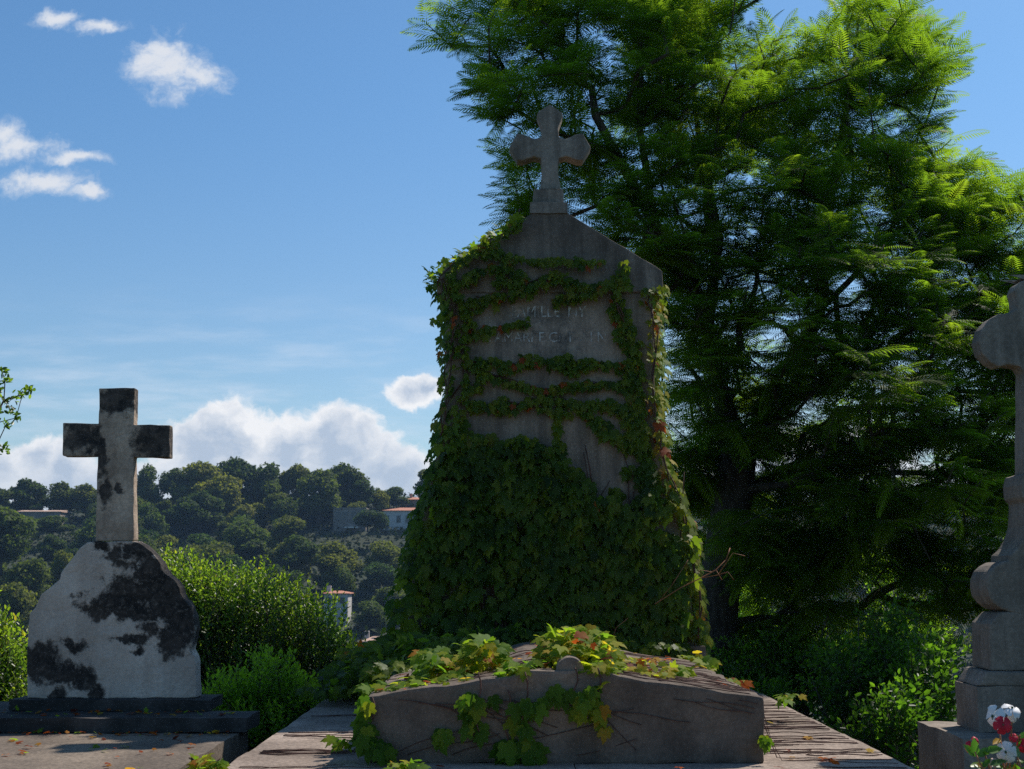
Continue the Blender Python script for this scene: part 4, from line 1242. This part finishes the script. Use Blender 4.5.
for a in [(368, 506, 30, 322, 'olive', 'silvery olive tree in front of the white hill villa', None, 530), (382, 510, 22, 321, 'olive', 'second silvery olive tree closer to the white hill villa', None, 531),
          (4, 507, 60, 262, 'round', 'big rounded tree at the left edge below the ridge', None, 572), (245, 519, 46, 285, 'round', 'pale green rounded tree above the glossy shrub', None, 566), (203, 533, 36, 285, 'round', 'low rounded tree left of the pale green one above the shrub', None, 566),
          (298, 534, 44, 280, 'round', 'round bushy tree under the hill terrace', None, 570), (337, 540, 52, 278, 'round', 'wide sunlit bushy tree under the grey terrace wall', None, 576), (385, 540, 40, 282, 'round', 'bushy tree below the white hill villa', None, 576),
          (30, 556, 44, 240, 'round', 'rounded tree on the lower slope left of the headstone', None, 610), (22, 514, 34, 325, 'round', 'rounded tree in front of the flat-roofed house, left one', None, 535), (52, 515, 34, 325, 'round', 'rounded tree in front of the flat-roofed house, right one', None, 535), (65, 548, 26, 250, 'round', 'small tree just left of the headstone shoulder', None, 600), (10, 580, 50, 225, 'round', 'lowest rounded tree left of the headstone', None, 640)]:
    ridge_tree(*a)
for a in [(380, 560, 34, 272, 'round', 'dark rounded tree straight below the silvery olive trees', None, 596), (392, 585, 40, 255, 'round', 'dark tree beside the stele vine low on the slope', None, 625), (372, 600, 34, 246, 'round', 'dark tree between the terracotta-roofed house and the stele', None, 632)]:
    ridge_tree(*a)
houses_px = [(395, 450, 500, 545, 335), (328, 368, 500, 545, 335), (15, 72, 500, 528, 338), (318, 355, 575, 625, 252), (360, 390, 625, 665, 234), (400, 425, 490, 512, 360)]
random.seed(33)
kinds = {'round': ('rounded evergreen massed with others on the far wooded slope', 'evergreens massed on the far slope'),
         'pine': ('dark pine among others massed on the far wooded slope', 'pines massed on the far slope'),
         'olive': ('greyish bushy tree scattered on the far wooded slope', 'greyish bushy trees on the far slope')}
made = 0; placed = []
for i in range(1400):
    if made >= 255: break
    Y = random.uniform(212, 362) if random.random() < .8 else random.uniform(330, 372)
    px = random.uniform(-60, 470) if random.random() < .74 else random.uniform(470, 1120)
    X = (px - 512) / F * Y * 1.01
    z0 = ground_z(X, Y)
    h = random.uniform(6.5, 12.5)
    if Y > 335: h = random.uniform(5, 8)
    by = 572 - F * (z0 - CZ) / Y; ty = by - F * h / Y
    wpx = h * .45 * F / Y
    if any(px + wpx > a and px - wpx < b and ty < d and Y < hy + 3 and by > c_ for a, b, c_, d, hy in houses_px): continue
    if any((X - q[0]) ** 2 + (Y - q[1]) ** 2 < 9 for q in placed): continue
    placed.append((X, Y))
    k_ = random.choices(['round', 'pine', 'olive'], [6, 2, 1])[0]
    zone = next(n_ for lim, n_ in [(25, 'at the left edge'), (60, 'below the flat-roofed house at far left'), (100, 'directly behind the plain cross'), (150, 'just right of the plain cross'), (210, 'above the left end of the glossy shrub'), (265, 'above the middle of the glossy shrub'), (320, 'left of the grey terrace building'),
                              (365, 'around the grey terrace building'), (415, 'between the hill houses and the stele'), (550, 'hidden behind the left half of the stele'), (700, 'hidden behind the right half of the stele'), (850, 'beyond the trunk of the feathery tree'), (2000, 'beyond the right monument')] if px < lim)
    band = 'near the ridge' if Y > 335 else 'on the upper far slope' if Y > 295 else 'halfway down the far slope' if Y > 250 else 'low on the far slope'
    kn_ = {'round': 'rounded evergreen', 'pine': 'dark pine', 'olive': 'greyish bushy tree'}[k_]
    far_tree(k_, (X, Y, z0 - .3), h, random.uniform(.9, 1.25), f'{kn_} {band}, {zone}', kinds[k_][1])
    made += 1
print('far trees', ntree)
# scrub between the trees, one mass nobody could count
rng = np.random.default_rng(3)
NS = 42000
X = rng.uniform(-170, 170, NS); Y = rng.uniform(195, 385, NS)
cl_n = np.array([noise.noise(Vector((x * .12, y * .12, 0))) for x, y in zip(X, Y)])
Z = np.array([ground_z(x, y) for x, y in zip(X, Y)]) + rng.random(NS) * (1.0 + 3.2 * np.clip(cl_n + .2, 0, 1))
o = scatter('scrub', CL_V, CL_F, np.stack([X, Y, Z], 1), unit(NS), unit(NS) + np.array([0, -.3, .5]), rng.uniform(.5, 1.1, NS), rng.uniform(.0, .5, NS), leaf_mat('scrub_leaf', [(0, (0.010, 0.022, 0.008)), (1, (0.035, 0.055, 0.016))], trans_gain=1.5, trans=.2, rough=.8, spec=.1, nscale=.25, var=.6))
tag(o, 'dense dark green scrub covering the far hillside', 'scrub', kind='stuff')

M_wall = plain_mat('white_render', (0.50, 0.47, 0.44), .9, .06, 1)
M_wallg = stone_mat('terrace_masonry', (0.34, 0.31, 0.28), (0.2, 0.18, 0.165), .8, 0, .2)
M_roof = plain_mat('terracotta_tiles', (0.46, 0.20, 0.12), .9, .22, 2.5)
M_roofp = plain_mat('pale_roof_tiles', (0.50, 0.34, 0.26), .9, .15, 2.5)
M_glass = plain_mat('dark_glass', (0.03, 0.035, 0.045), .2, .1, 2, .6)
M_shut = plain_mat('wood_shutter', (0.12, 0.16, 0.16), .6, .2, 4)
M_awn = plain_mat('cream_awning', (0.80, 0.72, 0.62), .8, .05, 2)
def house(px0, px1, ptop, pbot, Y, depth, label, wallm=M_wall, roofm=M_roof, wins=(), roof='hip', eave=.4, rh=1.1, chims=(), door=None, name='house'):
    a, b = P(px0, pbot, Y), P(px1, ptop, Y)
    x0, x1, z0, z1 = a.x, b.x, a.z, b.z
    e = empty(name, ((x0 + x1) / 2, Y + depth / 2, z0), label, 'house')
    from_bm('wall', bm_box(x0, x1, Y, Y + depth, z0 - 3, z1), wallm, e)
    r = bmesh.new()
    if roof == 'flat':
        bm_box(x0 - eave, x1 + eave, Y - eave, Y + depth + eave, z1 + .01, z1 + .35, r)
    else:
        bm_box(x0 - eave, x1 + eave, Y - eave, Y + depth + eave, z1 + .01, z1 + .14, r)
        i_ = depth * .5
        lo = [(x0 - eave, Y - eave), (x1 + eave, Y - eave), (x1 + eave, Y + depth + eave), (x0 - eave, Y + depth + eave)]
        k_ = min(i_, (x1 - x0) * .35) if roof == 'hip' else 0
        v = [r.verts.new((x, y, z1 + .145)) for x, y in lo] + [r.verts.new((x0 - (eave if roof != 'hip' else 0) + k_, Y + i_, z1 + .14 + rh)), r.verts.new((x1 + (eave if roof != 'hip' else 0) - k_, Y + i_, z1 + .14 + rh))]
        for f_ in [(0, 1, 5, 4), (1, 2, 5), (2, 3, 4, 5), (3, 0, 4)]: r.faces.new([v[q] for q in f_])
    ro = from_bm('roof', r, roofm, e)
    for cxp in chims:
        xx = x0 + (x1 - x0) * cxp
        from_bm('chimney', bm_box(xx - .4, xx + .4, Y + depth * .35, Y + depth * .35 + .6, z1 + .3, z1 + rh + 1.1), wallm, ro)
    for (u0, u1, v0, v1, kd) in wins:
        xa, xb = x0 + (x1 - x0) * u0, x0 + (x1 - x0) * u1; za, zb = z0 + (z1 - z0) * v0, z0 + (z1 - z0) * v1
        wbm = bm_box(xa - .08, xb + .08, Y - .06, Y - .003, za - .08, za)
        bm_box(xa - .08, xb + .08, Y - .06, Y - .003, zb, zb + .08, wbm); bm_box(xa - .08, xa, Y - .06, Y - .003, za + .002, zb - .002, wbm); bm_box(xb, xb + .08, Y - .06, Y - .003, za + .002, zb - .002, wbm)
        wo_ = from_bm('window' if kd == 'w' else 'door', wbm, M_shut, e)
        from_bm('pane' if kd == 'w' else 'door_leaf', bm_box(xa + .002, xb - .002, Y - .03, Y - .004, za + .002, zb - .002), M_glass, wo_)
    return e
house(383, 440, 511, 530, 335, 8, 'white villa with low red tiled roof on the hill, half hidden by the stele vine', wins=[(.03, .10, .1, .75, 'd'), (.24, .30, .4, .75, 'w'), (.40, .46, .4, .75, 'w'), (.5, .6, .35, .75, 'w'), (.78, .88, .35, .75, 'w')], rh=.9)
house(404, 424, 500, 508, 360, 7, 'small upper house with reddish roof on the hill skyline', wallm=M_roofp, wins=[(.2, .35, .3, .75, 'w'), (.6, .75, .3, .75, 'w')], rh=.8, chims=(.3,))
tw = house(333, 366, 509, 530, 334, 6, 'grey masonry terrace building with a cream awning on the hill', wallm=M_wallg, roofm=M_wallg, roof='flat', eave=.12, wins=[(.08, .42, .5, .85, 'w'), (.58, .68, .45, .85, 'w'), (.78, .86, .45, .85, 'w')])
q = P(345, 528, 333)
from_bm('awning', bm_box(q.x, P(358, 528, 333).x, 332.2, 333.9, q.z, q.z + .3), M_awn, tw)
house(18, 60, 512, 520, 340, 8, 'low house with flat pinkish roof under the pines at far left', wallm=M_wallg, roofm=M_roofp, roof='gable', rh=.5, wins=[(.15, .25, .2, .7, 'w'), (.6, .7, .2, .7, 'w')])
house(324, 348, 594, 609, 252, 6, 'small white house with terracotta roof rising above the glossy shrub', wins=[(.12, .28, .4, .75, 'w'), (.68, .84, .4, .75, 'w'), (.4, .5, .4, .75, 'w')], rh=.45, chims=(.12,))
house(363, 385, 642, 664, 234, 6, 'small pale house with one dark window deep in the valley', roofm=M_roofp, wins=[(.28, .48, .55, .8, 'w'), (.28, .48, .1, .3, 'w')], rh=.7, chims=(.1,))
house(185, 196, 496, 502, 356, 5, 'tiny pinkish house glimpsed among the ridge pines', roofm=M_roofp, wins=[(.2, .45, .3, .7, 'w')], rh=.6)

# =================================================================== HAZE
hz = bm_box(-900, 900, -500, 1100, -70, 60)
m, t, out = new_mat('haze_air')
v = t.add('ShaderNodeVolumePrincipled')
v.inputs['Color'].default_value = (0.42, 0.66, 1.0, 1)
v.inputs['Density'].default_value = 0.00016
v.inputs['Anisotropy'].default_value = 0.2
t.l.new(v.outputs[0], out.inputs['Volume'])
o = from_bm('haze', hz, m)
tag(o, 'thin blue haze over the valley and hill', 'haze', kind='stuff')
